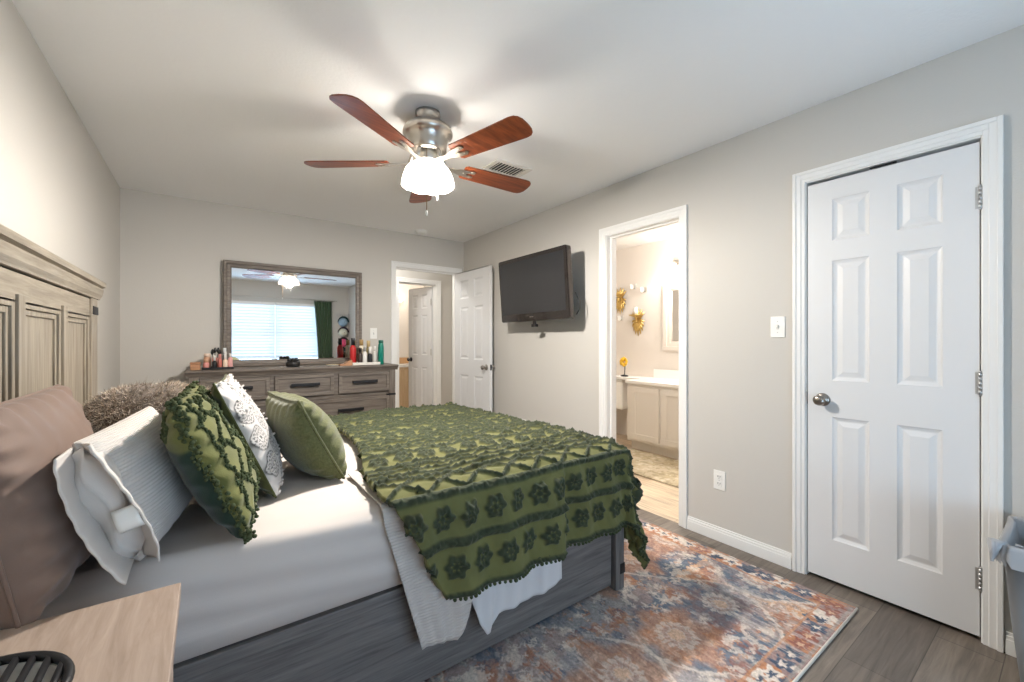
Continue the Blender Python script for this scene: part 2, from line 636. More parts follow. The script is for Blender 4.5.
# bathroom beyond the right wall
BXW, BYE, BYS = 4.41, 4.15, 0.98
b = B()
struct(B().box(BXW, BXW + 0.1, BYS - 0.1, BYE + 0.1, 0, H), 'wall_bathroom_far', M['bath_wall'])
struct(B().box(XR2, BXW + 0.1, BYE, BYE + 0.1, 0, H), 'wall_bathroom_left', M['bath_wall'])
struct(B().box(XR2, BXW + 0.1, BYS - 0.1, BYS, 0, H), 'wall_bathroom_right', M['bath_wall'])
struct(B().box(XR + 0.02, BXW + 0.1, BYS - 0.1, BYE + 0.1, -0.1, 0), 'floor_bathroom', M['bath_floor'])
struct(B().box(XR2 - 0.01, BXW + 0.1, BYS - 0.1, BYE + 0.1, H, H + 0.1), 'ceiling_bathroom', M['ceiling'])
# closet behind the closed door (only its dark void under the door)
struct(B().box(XR + 0.02, 3.2, YF - 0.12, 0.98, -0.1, 0), 'floor_closet', M['floor'])
struct(B().box(3.2, 3.3, YF - 0.12, 0.88, 0, H), 'wall_closet', M['wall'])
struct(B().box(XR2, 3.3, YF - 0.22, YF - 0.12, 0, H), 'wall_closet_side', M['wall'])
struct(B().box(XR2 - 0.01, 3.3, YF - 0.12, 0.98, H, H + 0.1), 'ceiling_closet', M['ceiling'])
# hall beyond the back wall, and the room across it
HY = 5.60
QX0, QX1 = 2.135, 2.70
b = B()
b.box(0.9, QX0 - 0.018, HY, HY + WT, 0, H).box(QX1 + 0.018, 3.3, HY, HY + WT, 0, H).box(QX0 - 0.018, QX1 + 0.018, HY, HY + WT, DZ + 0.018, H)
struct(b, 'wall_hall_far', M['wall'])
struct(B().box(0.8, 0.9, YB2, HY + 1.9, 0, H), 'wall_hall_left', M['wall'])
struct(B().box(3.3, 3.4, YB2, HY + 1.9, 0, H), 'wall_hall_right', M['wall'])
struct(B().box(0.8, 3.4, YB + 0.02, HY + 1.9, -0.1, 0), 'floor_hall', M['bath_floor'])
struct(B().box(0.8, 3.4, YB2 - 0.01, HY + 1.9, H, H + 0.1), 'ceiling_hall', M['ceiling'])
struct(B().box(0.8, 3.4, HY + 1.8, HY + 1.9, 0, H), 'wall_hall_bathroom', M['bath_wall'])

# casings: stepped profile, one mesh per doorway, jambs included
def casing(name, plane, face, sgn, lo, hi, top, w=0.06, jamb=WT):
    """doorway casing around [lo,hi] x [0,top]; the face normal points sgn along the plane axis"""
    b = B()
    def bx(u0, u1, d0, d1, z0, z1, bev=0.002):
        p0, p1 = sorted((face + sgn * d0, face + sgn * d1))
        if plane == 'X':
            b.box(p0, p1, u0, u1, z0, z1, bev)
        else:
            b.box(u0, u1, p0, p1, z0, z1, bev)
    g = 0.005
    # layers: thin inner band, mid, thick outer bead
    for (i0, i1, th) in ((g, 0.024, 0.009), (0.022, 0.046, 0.013), (0.044, w + g, 0.018)):
        bx(lo - i1, lo - i0, 0, th, 0, top + i1)
        bx(hi + i0, hi + i1, 0, th, 0, top + i1)
        bx(lo - i0, hi + i0, 0, th, top + i0, top + i1)
    # jamb boards
    bx(lo - 0.018, lo, 0.001, -jamb - 0.001, 0, top + 0.018, 0.001)
    bx(hi, hi + 0.018, 0.001, -jamb - 0.001, 0, top + 0.018, 0.001)
    bx(lo, hi, 0.001, -jamb - 0.001, top, top + 0.018, 0.001)
    # stop strips
    m0 = -0.045
    bx(lo, lo + 0.011, m0, m0 - 0.035, 0, top, 0.001)
    bx(hi - 0.011, hi, m0, m0 - 0.035, 0, top, 0.001)
    bx(lo + 0.011, hi - 0.011, m0, m0 - 0.035, top - 0.011, top, 0.001)
    return struct(b, name, M['trim'])

casing('trim_1', 'X', XR, -1, CY0, CY1, DZ, 0.056)
casing('trim_2', 'X', XR, -1, BY0, BY1, DZ)
casing('trim_3', 'Y', YB, -1, HX0, HX1, DZ, 0.055)
casing('trim_4', 'Y', HY, -1, QX0, QX1, DZ, 0.06)

def baseboard(name, plane, face, sgn, spans, h=0.085):
    b = B()
    for lo, hi in spans:
        for z0, z1, th in ((0, 0.058, 0.014), (0.058, 0.072, 0.011), (0.072, h, 0.007)):
            p0, p1 = sorted((face, face + sgn * th))
            if plane == 'X':
                b.box(p0, p1, lo, hi, z0, z1, 0.0015)
            else:
                b.box(lo, hi, p0, p1, z0, z1, 0.0015)
    return struct(b, name, M['trim'])

baseboard('baseboard_right', 'X', XR, -1, [(YF, CY0 - 0.066), (CY1 + 0.066, BY0 - 0.066), (BY1 + 0.066, YB)])
baseboard('baseboard_back', 'Y', YB, -1, [(XL, HX0 - 0.062)])
baseboard('baseboard_left', 'X', XL, 1, [(YF, YB)])
baseboard('baseboard_front', 'Y', YF, 1, [(XL + 0.015, XR - 0.015)])
baseboard('baseboard_hall', 'Y', HY, -1, [(0.9, QX0 - 0.07), (QX1 + 0.07, 3.3)])

# six-panel door slab in local coords: x 0..w from the hinge edge, y 0..t (y=0 is the face), z
def panel_door(w, h, t=0.035):
    b = B()
    s = w * 0.175
    pw = (w - 2 * s - w * 0.163) / 2
    xs = [0, s, s + pw, w - s - pw, w - s, w]
    zs = [0, 0.205, 0.825, 1.01, 1.615, 1.715, 1.925, h]
    zs = [z * h / 2.03 for z in zs]
    for yf, sg in ((0.0, 1), (t, -1)):
        for i in range(5):
            for j in range(7):
                x0, x1, z0, z1 = xs[i], xs[i + 1], zs[j], zs[j + 1]
                if i in (1, 3) and j in (1, 3, 5):
                    rings = []
                    for ins, dep in ((0, 0), (0.006, 0.005), (0.016, 0.009), (0.021, 0.009), (0.043, 0.0025)):
                        y = yf + sg * dep
                        rings.append([(x0 + ins, y, z0 + ins), (x1 - ins, y, z0 + ins), (x1 - ins, y, z1 - ins), (x0 + ins, y, z1 - ins)])
                    V = [v for r in rings for v in r]
                    F = []
                    for k in range(len(rings) - 1):
                        for q in range(4):
                            F.append((k * 4 + q, k * 4 + (q + 1) % 4, (k + 1) * 4 + (q + 1) % 4, (k + 1) * 4 + q))
                    e = (len(rings) - 1) * 4
                    F.append((e, e + 1, e + 2, e + 3))
                    b.add(V, F)
                else:
                    b.add([(x0, yf, z0), (x1, yf, z0), (x1, yf, z1), (x0, yf, z1)], [(0, 1, 2, 3)])
    b.add([(0, 0, 0), (0, t, 0), (0, t, h), (0, 0, h)], [(0, 1, 2, 3)])
    b.add([(w, 0, 0), (w, t, 0), (w, t, h), (w, 0, h)], [(0, 1, 2, 3)])
    b.add([(0, 0, 0), (w, 0, 0), (w, t, 0), (0, t, 0)], [(0, 1, 2, 3)])
    b.add([(0, 0, h), (w, 0, h), (w, t, h), (0, t, h)], [(0, 1, 2, 3)])
    bm = bmesh.new()
    me = b.mesh('tmp', recalc=False)
    bm.from_mesh(me)
    bmesh.ops.remove_doubles(bm, verts=bm.verts, dist=1e-5)
    bmesh.ops.recalc_face_normals(bm, faces=bm.faces)
    o = B()
    o.from_bm(bm)
    bpy.data.meshes.remove(me)
    return o

KNOB = [(0.0, 0.064), (0.012, 0.0635), (0.021, 0.060), (0.0265, 0.052), (0.027, 0.045), (0.022, 0.037), (0.012, 0.031), (0.010, 0.022), (0.0115, 0.012), (0.026, 0.009), (0.0315, 0.005), (0.033, 0.0)]
RX90 = Matrix.Rotation(PI / 2, 3, 'X')      # z -> -y
def door(name, w, h, t, loc, rotz, knob_z=0.93, hinges=True, both=True, knob_metal=None, hinge_face=0):
    d = struct_root(name, loc, rotz, local=True)
    part(panel_door(w, h, t), 'door_slab', M['door'], d)
    kx = w - 0.065
    kb = B().lathe(KNOB, (kx, 0.0, knob_z), 24, RX90)
    part(kb, 'door_knob', knob_metal or M['satin'], d)
    if both:
        kb = B().lathe(KNOB, (kx, t, knob_z), 24, Matrix.Rotation(-PI / 2, 3, 'X'))
        part(kb, 'door_knob', knob_metal or M['satin'], d)
    part(B().box(w - 0.001, w + 0.0015, t / 2 - 0.011, t / 2 + 0.011, knob_z - 0.03, knob_z + 0.03).box(w, w + 0.008, t / 2 - 0.006, t / 2 + 0.006, knob_z - 0.008, knob_z + 0.008, 0.002), 'latch_plate', M['black_metal'], d)
    if hinges:
        for hz in (h - 0.23, h * 0.52, 0.24):
            y0 = -0.006 if hinge_face == 0 else t + 0.006
            hb = B()
            for k in range(5):
                hb.cyl((-0.003, y0, hz - 0.045 + k * 0.018), (-0.003, y0, hz - 0.045 + k * 0.018 + 0.0172), 0.0062, seg=12)
            hb.sphere((-0.003, y0, hz + 0.047), 0.005, 8, 5).sphere((-0.003, y0, hz - 0.047), 0.005, 8, 5)
            yf = 0.0 if hinge_face == 0 else t
            hb.box(-0.004, 0.022, yf - 0.0012, yf + 0.0012, hz - 0.045, hz + 0.045)
            part(hb, 'hinge', M['hinge'], d)
    return d

# closet door: hinge edge at y = CY0 side, face x = XR - 0.004, local x -> +Y, local y -> (face inward) +X
# rotz = 90deg maps local x -> +Y and local y -> -X, so the knob face (y=0) would look +X; use a mirrored build instead
def mirror_door(name, w, h, t, org, knob_z):
    """door in a wall facing -X: local (x,y,z) -> world (org.x + y, org.y + x, org.z + z)"""
    d = struct_root(name, org, 0.0, local=True)
    def mp(b):
        n_ = B()
        n_.V = [(y, x, z) for x, y, z in b.V]
        n_.F = [tuple(reversed(f)) for f in b.F]
        n_.S = list(b.S)
        return n_
    part(mp(panel_door(w, h, t)), 'door_slab', M['door'], d)
    part(mp(B().lathe(KNOB, (w - 0.065, 0, knob_z), 28, RX90)), 'door_knob', M['satin'], d)
    part(mp(B().box(w - 0.0015, w + 0.0045, 0.001, 0.02, knob_z - 0.03, knob_z + 0.03)), 'latch_plate', M['black_metal'], d)
    for hz in (h - 0.235, h * 0.51, 0.235):
        hb = B()
        for k in range(5):
            hb.cyl((-0.003, -0.006, hz - 0.045 + k * 0.018), (-0.003, -0.006, hz - 0.045 + k * 0.018 + 0.0172), 0.0065, seg=12)
        hb.sphere((-0.003, -0.006, hz + 0.047), 0.005, 8, 5).sphere((-0.003, -0.006, hz - 0.047), 0.005, 8, 5)
        hb.box(-0.006, 0.012, -0.0012, 0.0012, hz - 0.045, hz + 0.045)
        part(mp(hb), 'hinge', M['hinge'], d)
    # over-door strip
    part(mp(B().box(w * 0.42, w * 0.58, -0.0025, 0.03, h, h + 0.0025).box(w * 0.42, w * 0.58, -0.004, -0.001, h - 0.006, h + 0.0025)), 'over_door_strip', M['black_metal'], d)
    return d

mirror_door('door_1', CY1 - CY0 - 0.008, 2.022, 0.035, (XR + 0.004, CY0 + 0.004, 0.02), 0.905)
# bedroom door, open against the right wall: hinge at (HX1, YB), slab runs towards -Y
door('door_2', 0.752, 2.022, 0.035, (HX1 - 0.035, YB - 0.012, 0.015), -math.radians(89.0), 0.93, True, True, M['satin'], hinge_face=1)
# hall bathroom door, swung away from us: hinge on the right jamb
door('door_3', 0.555, 2.022, 0.035, (QX1 - 0.004, HY + WT - 0.01, 0.015), math.radians(180 - 76), 0.93, True, True, M['black_metal'], hinge_face=1)

# ------------------------------------------------------------------ window (behind the camera, seen in the mirror)
win = struct_root('window_1', ((WX0 + WX1) / 2, YF - 0.06, WZ0))
b = B()
xm = (WX0 + WX1) / 2
for x0, x1 in ((WX0, WX0 + 0.045), (WX1 - 0.045, WX1), (xm - 0.045, xm + 0.045)):
    b.box(x0, x1, YF - 0.1, YF - 0.03, WZ0, WZ1, 0.003)
for z0, z1 in ((WZ0, WZ0 + 0.045), (WZ1 - 0.045, WZ1), (1.345, 1.395)):
    b.box(WX0, WX1, YF - 0.095, YF - 0.035, z0, z1, 0.003)
part(b, 'window_frame', M['trim'], win)
for x0, x1 in ((WX0 + 0.04, xm - 0.04), (xm + 0.04, WX1 - 0.04)):
    for z0, z1 in ((WZ0 + 0.04, 1.35), (1.39, WZ1 - 0.04)):
        part(B().box(x0, x1, YF - 0.068, YF - 0.064, z0, z1), 'pane', M['pane'], win)
b = B().box(WX0 - 0.03, WX1 + 0.03, YF - 0.03, YF + 0.03, WZ0 - 0.022, WZ0, 0.004)
part(b, 'window_sill', M['trim'], win)

for i, (x0, x1) in enumerate(((WX0 + 0.006, xm - 0.004), (xm + 0.004, WX1 - 0.006))):
    bl = thing('window_blind', 'white slatted blind over the %s half of the window' % ('left' if i else 'right'), 'blind',
               ((x0 + x1) / 2, YF + 0.03, WZ1 - 0.06), 'window blinds')
    bl['label'] = 'white slatted blind seen in the mirror, %s' % ('beside the green curtain' if i else 'away from the green curtain')
    part(B().box(x0, x1, YF + 0.002, YF + 0.055, WZ1 - 0.055, WZ1, 0.004), 'headrail', M['trim'], bl)
    part(B().box(x0, x1, YF + 0.006, YF + 0.052, BZ, BZ + 0.024, 0.004), 'bottom_rail', M['trim'], bl)
    sl = B()
    z = WZ1 - 0.085
    tl = math.radians(52)
    while z > BZ + 0.06:
        hw = 0.044
        prof = []
        for k in range(5):
            u = -1 + k / 2
            cx_ = hw * u
            prof.append((cx_ * math.cos(tl), cx_ * math.sin(tl) + 0.004 * (1 - u * u)))
        P = np.array([[[x, YF + 0.029 + py, z + pz] for (py, pz) in prof] for x in (x0 + 0.004, x1 - 0.004)])
        sl.grid(P)
        z -= 0.0605
    part(sl, 'slats', M['slat'], bl)
    for x in (x0 + 0.12, x1 - 0.12):
        part(B().tube([(x, YF + 0.029, BZ + 0.02), (x, YF + 0.029, WZ1 - 0.05)], 0.0012, 5), 'ladder_cord', M['trim'], bl)

b = B().tube([(0.0, YF + 0.108, 2.105), (2.24, YF + 0.108, 2.105)], 0.009, 10)
rod = thing('curtain_rod', 'thin pale curtain rod above the window, seen in the mirror', 'curtain rod', (1.1, YF + 0.108, 2.105))
part(b, 'rod', M['nickel'], rod)
for x in (-0.02, 2.26):
    part(B().sphere((x, YF + 0.108, 2.105), 0.02, 12, 8), 'finial', M['nickel'], rod)
for x in (0.05, 2.19):
    part(B().box(x - 0.008, x + 0.008, YF, YF + 0.112, 2.09, 2.104, 0.002), 'bracket', M['nickel'], rod)
# curtain: pleated sheet hanging on the right end of the rod, gathered wider below
nu, nv = 90, 40
P = np.zeros((nu, nv, 3))
for i in range(nu):
    u = i / (nu - 1)
    for j in range(nv):
        v = j / (nv - 1)
        z = 2.088 - v * 2.038
        xa = 1.80 + 0.13 * v ** 0.8
        xb = 2.15 + 0.02 * v
        x = xa + (xb - xa) * u
        amp = 0.018 + 0.012 * v
        y = YF + 0.108 + amp * math.sin(u * 2 * PI * 6 + 0.5 * math.sin(3 * v)) + 0.004 * math.sin(7 * v + 9 * u)
        P[i, j] = (x, y, z)
cu = solo(B().grid(P), 'curtain', M['curtain'], 'dark green curtain hanging at the side of the window, seen in the mirror', 'curtain', (1.95, YF + 0.108, 0.05))
solidify(cu, 0.003, 0)
for k in range(7):
    x = 1.815 + 0.053 * k
    ring_ = [(x, YF + 0.108 + 0.0155 * math.cos(2 * PI * q / 16), 2.1005 + 0.0155 * math.sin(2 * PI * q / 16)) for q in range(17)]
    part(B().tube(ring_, 0.0018, 6, False), 'curtain_ring', M['nickel'], cu)

# ================================================================== CEILING FAN
FX, FY = 0.945, 2.065
fan = thing('ceiling_fan', 'five-blade wooden ceiling fan with brushed nickel motor and lit glass shade', 'ceiling fan', (FX, FY, 2.03))
b = B().lathe([(0.0, 2.44), (0.066, 2.44), (0.066, 2.425), (0.060, 2.41), (0.060, 2.385), (0.066, 2.378), (0.0, 2.376)], (FX, FY, 0), 32)
part(b, 'canopy', M['nickel'], fan)
b = B().lathe([(0.0, 2.382), (0.075, 2.38), (0.105, 2.368), (0.123, 2.352), (0.131, 2.334), (0.131, 2.322), (0.119, 2.314), (0.106, 2.298), (0.1, 2.262), (0.098, 2.236), (0.085, 2.226), (0.0, 2.224)], (FX, FY, 0), 40)
part(b, 'motor_housing', M['nickel'], fan)
b = B().lathe([(0.0, 2.226), (0.058, 2.224), (0.062, 2.214), (0.062, 2.186), (0.054, 2.174), (0.046, 2.168), (0.0, 2.166)], (FX, FY, 0), 32)
part(b, 'switch_housing', M['nickel'], fan)
for k in range(5):
    a = math.radians(-1.8 + 72 * k)
    R = Matrix.Translation((FX, FY, 2.174)) @ Matrix.Rotation(a, 4, 'Z') @ Matrix.Rotation(math.radians(-11), 4, 'X')
    # blade outline: slightly widening plank with rounded tip corners
    out = []
    r0, r1 = 0.205, 0.655
    w0, w1 = 0.058, 0.074
    pts = [(r0, -w0 + 0.012), (r0 + 0.012, -w0)]
    pts += [(r1 - 0.055, -w1)]
    for q in range(9):
        t = -PI / 2 + PI * q / 8
        pts.append((r1 - 0.055 + 0.055 * abs(math.cos(t)) ** 0.75, w1 * math.copysign(abs(math.sin(t)) ** 0.75, math.sin(t))))
    pts += [(r0 + 0.012, w0), (r0, w0 - 0.012)]
    bb = B()
    bb.prism(pts, 'Z', -0.003, 0.003)
    bb.V = [tuple(R @ Vector(v)) for v in bb.V]
    bo = part(bb, 'blade', M['blade'], fan)
    # blade iron: arm from the motor plus a forked plate under the blade
    ib = B()
    ib.prism([(0.085, -0.018), (0.15, -0.014), (0.2, -0.03), (0.262, -0.034), (0.275, -0.026), (0.275, -0.012), (0.235, -0.008), (0.228, 0), (0.235, 0.008), (0.275, 0.012), (0.275, 0.026), (0.262, 0.034), (0.2, 0.03), (0.15, 0.014), (0.085, 0.018)], 'Z', -0.009, -0.004)
    for (sx, sy) in ((0.255, -0.021), (0.255, 0.021), (0.212, 0)):
        ib.cyl((sx, sy, -0.0115), (sx, sy, -0.009), 0.005, seg=10)
    ib.V = [tuple(R @ Vector(v)) for v in ib.V]
    ib.tube([R @ Vector((0.1, 0, -0.006)), (FX + 0.085 * math.cos(a), FY + 0.085 * math.sin(a), 2.215), (FX + 0.07 * math.cos(a), FY + 0.07 * math.sin(a), 2.228)], 0.011, 10)
    part(ib, 'blade_iron', M['nickel'], bo)
# scalloped bell shade, open below
shp = [(0.052, 2.180), (0.066, 2.174), (0.095, 2.154), (0.118, 2.126), (0.129, 2.097), (0.135, 2.073), (0.1385, 2.057)]
b = B()
seg = 72
V = []
for (r, z) in shp:
    for k in range(seg):
        t = 2 * PI * k / seg
        f = (2.18 - z) / 0.123
        rr = r * (1 + 0.018 * f * math.cos(10 * t))
        V.append((FX + rr * math.cos(t), FY + rr * math.sin(t), z - 0.008 * f * f * abs(math.sin(5 * t))))
F = [(i * seg + k, i * seg + (k + 1) % seg, (i + 1) * seg + (k + 1) % seg, (i + 1) * seg + k) for i in range(len(shp) - 1) for k in range(seg)]
b.add(V, F, True)
sh = part(b, 'lamp_shade', M['shade'], fan)
solidify(sh, 0.003, 0)
part(B().cyl((FX, FY, 2.168), (FX, FY, 2.135), 0.016, seg=16), 'lamp_socket', M['white_plastic'], fan)
part(B().sphere((FX, FY, 2.105), 0.03, 16, 12, (1, 1, 1.15)), 'light_bulb', M['bulb'], fan)
# pull chains
dvx, dvy = -0.41, -0.91
for (ox, oy, z0, z1) in ((-0.068, -0.135, 2.19, 1.872), (0.032, -0.055, 2.19, 1.99)):
    ch = B()
    z = z0
    ch.tube([(FX + ox, FY + oy, z0), (FX + ox, FY + oy, z1)], 0.0022, 6)
    co = part(ch, 'pull_chain', M['chain'], fan)
    part(B().lathe([(0.0, z1 + 0.004), (0.004, z1), (0.0055, z1 - 0.012), (0.0045, z1 - 0.024), (0.0, z1 - 0.026)], (FX + ox, FY + oy, 0), 12), 'chain_knob', M['white_plastic'], co)
fan_light = light('fan_lamp', 'POINT', (FX, FY, 2.062), LAMP_W, LAMP_COL, 0.045)

# smoke detector and air vent
sd = thing('smoke_detector', 'small round white smoke detector on the ceiling', 'smoke detector', (1.89, 4.3, 2.405))
part(B().lathe([(0, 2.44), (0.062, 2.44), (0.062, 2.428), (0.055, 2.41), (0.04, 2.405), (0, 2.404)], (1.89, 4.3, 0), 28), 'cover', M['white_plastic'], sd)
part(B().lathe([(0.066, 2.44), (0.068, 2.432), (0.062, 2.430)], (1.89, 4.3, 0), 28), 'mounting_ring', M['trim'], sd)
vx, vy = 1.70, 2.40
ve = thing('air_vent', 'cream ceiling air vent grille with dark slots beside the fan', 'air vent', (vx, vy, 2.43))
b = B()
for (x0, x1, y0, y1) in ((-0.15, 0.15, -0.1, -0.07), (-0.15, 0.15, 0.07, 0.1), (-0.15, -0.115, -0.07, 0.07), (0.115, 0.15, -0.07, 0.07)):
    b.box(vx + x0, vx + x1, vy + y0, vy + y1, 2.43, 2.44, 0.002)
part(b, 'frame', M['cream_cab'], ve)
part(B().box(vx - 0.115, vx + 0.115, vy - 0.07, vy + 0.07, 2.4385, 2.44), 'duct_shade_sheet', M['hole_shade'], ve)  # flat dark sheet on the ceiling, painted shade of the duct
b = B()
for k in range(9):
    x = vx - 0.1 + k * 0.025
    b.obox((x, vy, 2.434), (0.003, 0.14, 0.013), Matrix.Rotation(math.radians(38), 3, 'Y'))
part(b, 'louvers', M['cream_cab'], ve)

# ================================================================== BED
BEDY0, BEDY1 = 1.36, 2.88      # outer faces of the side rails
bed = thing('bed', 'grey wooden panel bed with tall headboard and charcoal side rails', 'bed', (0.55, 2.12, 0))
HF = -0.45                     # front face of headboard posts
hy0, hy1 = 1.30, 2.90
hb = B().box(XL + 0.008, HF - 0.022, hy0 + 0.02, hy1 - 0.02, 0.28, 1.43, 0.002)
head = part(hb, 'headboard', M['headZ'], bed)
# rails of the panel frame
part(B().box(HF - 0.03, HF - 0.008, hy0 + 0.1, hy1 - 0.1, 1.335, 1.425, 0.002), 'top_rail', M['headY'], head)
for (y0, y1) in ((hy0, hy0 + 0.125), (hy1 - 0.125, hy1)):
    po = part(B().box(XL + 0.005, HF, y0, y1, 0.0, 1.43, 0.003), 'post', M['headZ'], head)
    part(B().box(HF - 0.03, HF + 0.003, y0 + 0.02 if y0 > 2 else y1 - 0.105, y1 + 0.003 if y0 > 2 else y1 - 0.02, 1.352, 1.392, 0.002), 'post_bracket', M['black_metal'], head)
n0, n1 = hy0 + 0.125, hy1 - 0.125
pw = (n1 - n0 - 2 * 0.055) / 3
for k in range(2):
    y0 = n0 + pw * (k + 1) + 0.055 * k
    part(B().box(HF - 0.03, HF, y0, y0 + 0.055, 0.4, 1.36, 0.002), 'pilaster', M['headZ'], head)
for k in range(3):
    y0 = n0 + (pw + 0.055) * k
    y1 = y0 + pw
    fb = B()
    X0 = HF - 0.022
    za, zb = 0.45, 1.345
    # two-step moulding around a flat field
    for (i0, i1, th) in ((0.0, 0.022, 0.014), (0.024, 0.042, 0.007)):
        fb.box(X0, X0 + th, y0 + i0, y0 + i1, za + i0, zb - i0, 0.002).box(X0, X0 + th, y1 - i1, y1 - i0, za + i0, zb - i0, 0.002)
        fb.box(X0, X0 + th, y0 + i1, y1 - i1, zb - i1, zb - i0, 0.002).box(X0, X0 + th, y0 + i1, y1 - i1, za + i0, za + i1, 0.002)
    part(fb, 'panel_moulding', M['headZ'], head)
# crown: cap, cove, band
cr = B()
prof = [(XL + 0.005, 1.43), (HF + 0.004, 1.43), (HF + 0.006, 1.437), (HF + 0.014, 1.452), (HF + 0.018, 1.478), (HF + 0.018, 1.484), (HF + 0.012, 1.488), (HF + 0.026, 1.494), (HF + 0.028, 1.514), (HF + 0.024, 1.519), (XL + 0.005, 1.519)]
cr.prism([(z, x) for x, z in reversed(prof)], 'Y', hy0 - 0.03, hy1 + 0.03)
cr.V = [(z, y, x) for (x, y, z) in cr.V]
part(cr, 'crown_moulding', M['headY'], head)
# side rails, footboard, posts
for (y0, y1, yo) in ((BEDY0, BEDY0 + 0.035, BEDY0 - 0.006), (BEDY1 - 0.035, BEDY1, BEDY1 + 0.006)):
    sr = part(B().box(HF - 0.02, 1.585, y0, y1, 0.035, 0.375, 0.003), 'side_rail', M['railX'], bed)
    part(B().box(HF - 0.02, 1.585, min(y0, yo), max(y1, yo), 0.352, 0.392, 0.003), 'rail_cap', M['railX'], sr)
part(B().box(1.60, 1.65, BEDY0 + 0.02, BEDY1 - 0.02, 0.05, 0.47, 0.004), 'footboard', M['railY'], bed)
for y0, y1 in ((BEDY0 - 0.022, BEDY0 + 0.045), (BEDY1 - 0.045, BEDY1 + 0.022)):
    fp = part(B().box(1.595, 1.655, y0, y1, 0.0105, 0.50, 0.004), 'foot_post', M['railZ'], bed)
    part(B().box(1.625, 1.658, y0 - 0.003, y1 - 0.03, 0.085, 0.135, 0.002), 'post_bracket', M['black_metal'], fp)
part(B().box(HF, 1.60, BEDY0 + 0.03, BEDY1 - 0.03, 0.25, 0.391, 0.004), 'slat_platform', M['railX'], bed)
part(B().box(HF - 0.01, 1.6, BEDY0 + 0.05, BEDY1 - 0.05, 0.04, 0.25, 0.004), 'storage_base', M['railX'], bed)

# mattress in its fitted sheet: rounded box with stretch creases on the near side
MZ = 0.672
def rounded_mattress():
    x0, x1, y0, y1, z0, z1 = HF + 0.004, 1.585, 1.345, 2.875, 0.394, MZ
    R_ = 0.055
    # profile around the cross-section (y,z) going from bottom near edge, up, across, down the far side
    prof = [(y0 + 0.03, z0), (y0 + 0.012, z0 + 0.01), (y0 + 0.004, z0 + 0.04)]
    nz_ = 14
    for k in range(nz_ + 1):
        prof.append((y0, z0 + 0.06 + (z1 - R_ - z0 - 0.06) * k / nz_))
    for k in range(1, 8):
        t = PI / 2 * k / 7
        prof.append((y0 + R_ - R_ * math.cos(t), z1 - R_ + R_ * math.sin(t)))
    ny = 26
    for k in range(1, ny):
        prof.append((y0 + R_ + (y1 - y0 - 2 * R_) * k / ny, z1))
    for k in range(0, 8):
        t = PI / 2 * k / 7
        prof.append((y1 - R_ + R_ * math.sin(t), z1 - R_ + R_ * math.cos(t)))
    prof.append((y1, z0 + 0.02))
    prof.append((y1 - 0.02, z0))
    prof = np.array(prof)
    nx = 130
    xs = np.linspace(x0, x1, nx)
    P = np.zeros((nx, len(prof), 3))
    for i, x in enumerate(xs):
        e = min(1, (x - x0) / 0.03, (x1 - x) / 0.03)
        P[i, :, 0] = x
        P[i, :, 1] = prof[:, 0]
        P[i, :, 2] = prof[:, 1]
    X, Y, Z = P[..., 0], P[..., 1], P[..., 2]
    # diagonal stretch creases on the near face, plus lazy waves on top
    near = sstep(1.42, 1.36, Y)
    w = np.sin((Z * 1.0 + X * 0.10) * 2 * PI / 0.075 + 2.2 * vn(X * 2.2, Z * 3, 4)) * (0.35 + 0.65 * vn(X * 1.7, Z * 6, 9))
    P[..., 1] -= near * (0.006 * w + 0.012 * np.sin(np.clip((Z - z0) / (z1 - z0), 0, 1) * PI)) * sstep(z0 + 0.01, z0 + 0.06, Z)
    top = sstep(z1 - 0.02, z1 - 0.002, Z)
    P[..., 2] += top * (0.006 * np.sin((Y * 1.0 + X * 0.22) * 2 * PI / 0.17 + 2.5 * vn(X * 2, Y * 3, 2)) * vn(X * 2.5, Y * 2.5, 6) + 0.004 * (vn(X * 7, Y * 9, 1) - 0.5))
    b = B().grid(P)
    # end caps
    n_ = len(prof)
    b.F.append(tuple(range(n_)))
    b.F.append(tuple(len(b.V) - n_ + k for k in reversed(range(n_))))
    b.S += [False, False]
    return b
solo(rounded_mattress(), 'mattress', M['sheet'], 'thick mattress in a cream fitted sheet on the grey bed', 'mattress', (0.56, 2.11, 0.394))

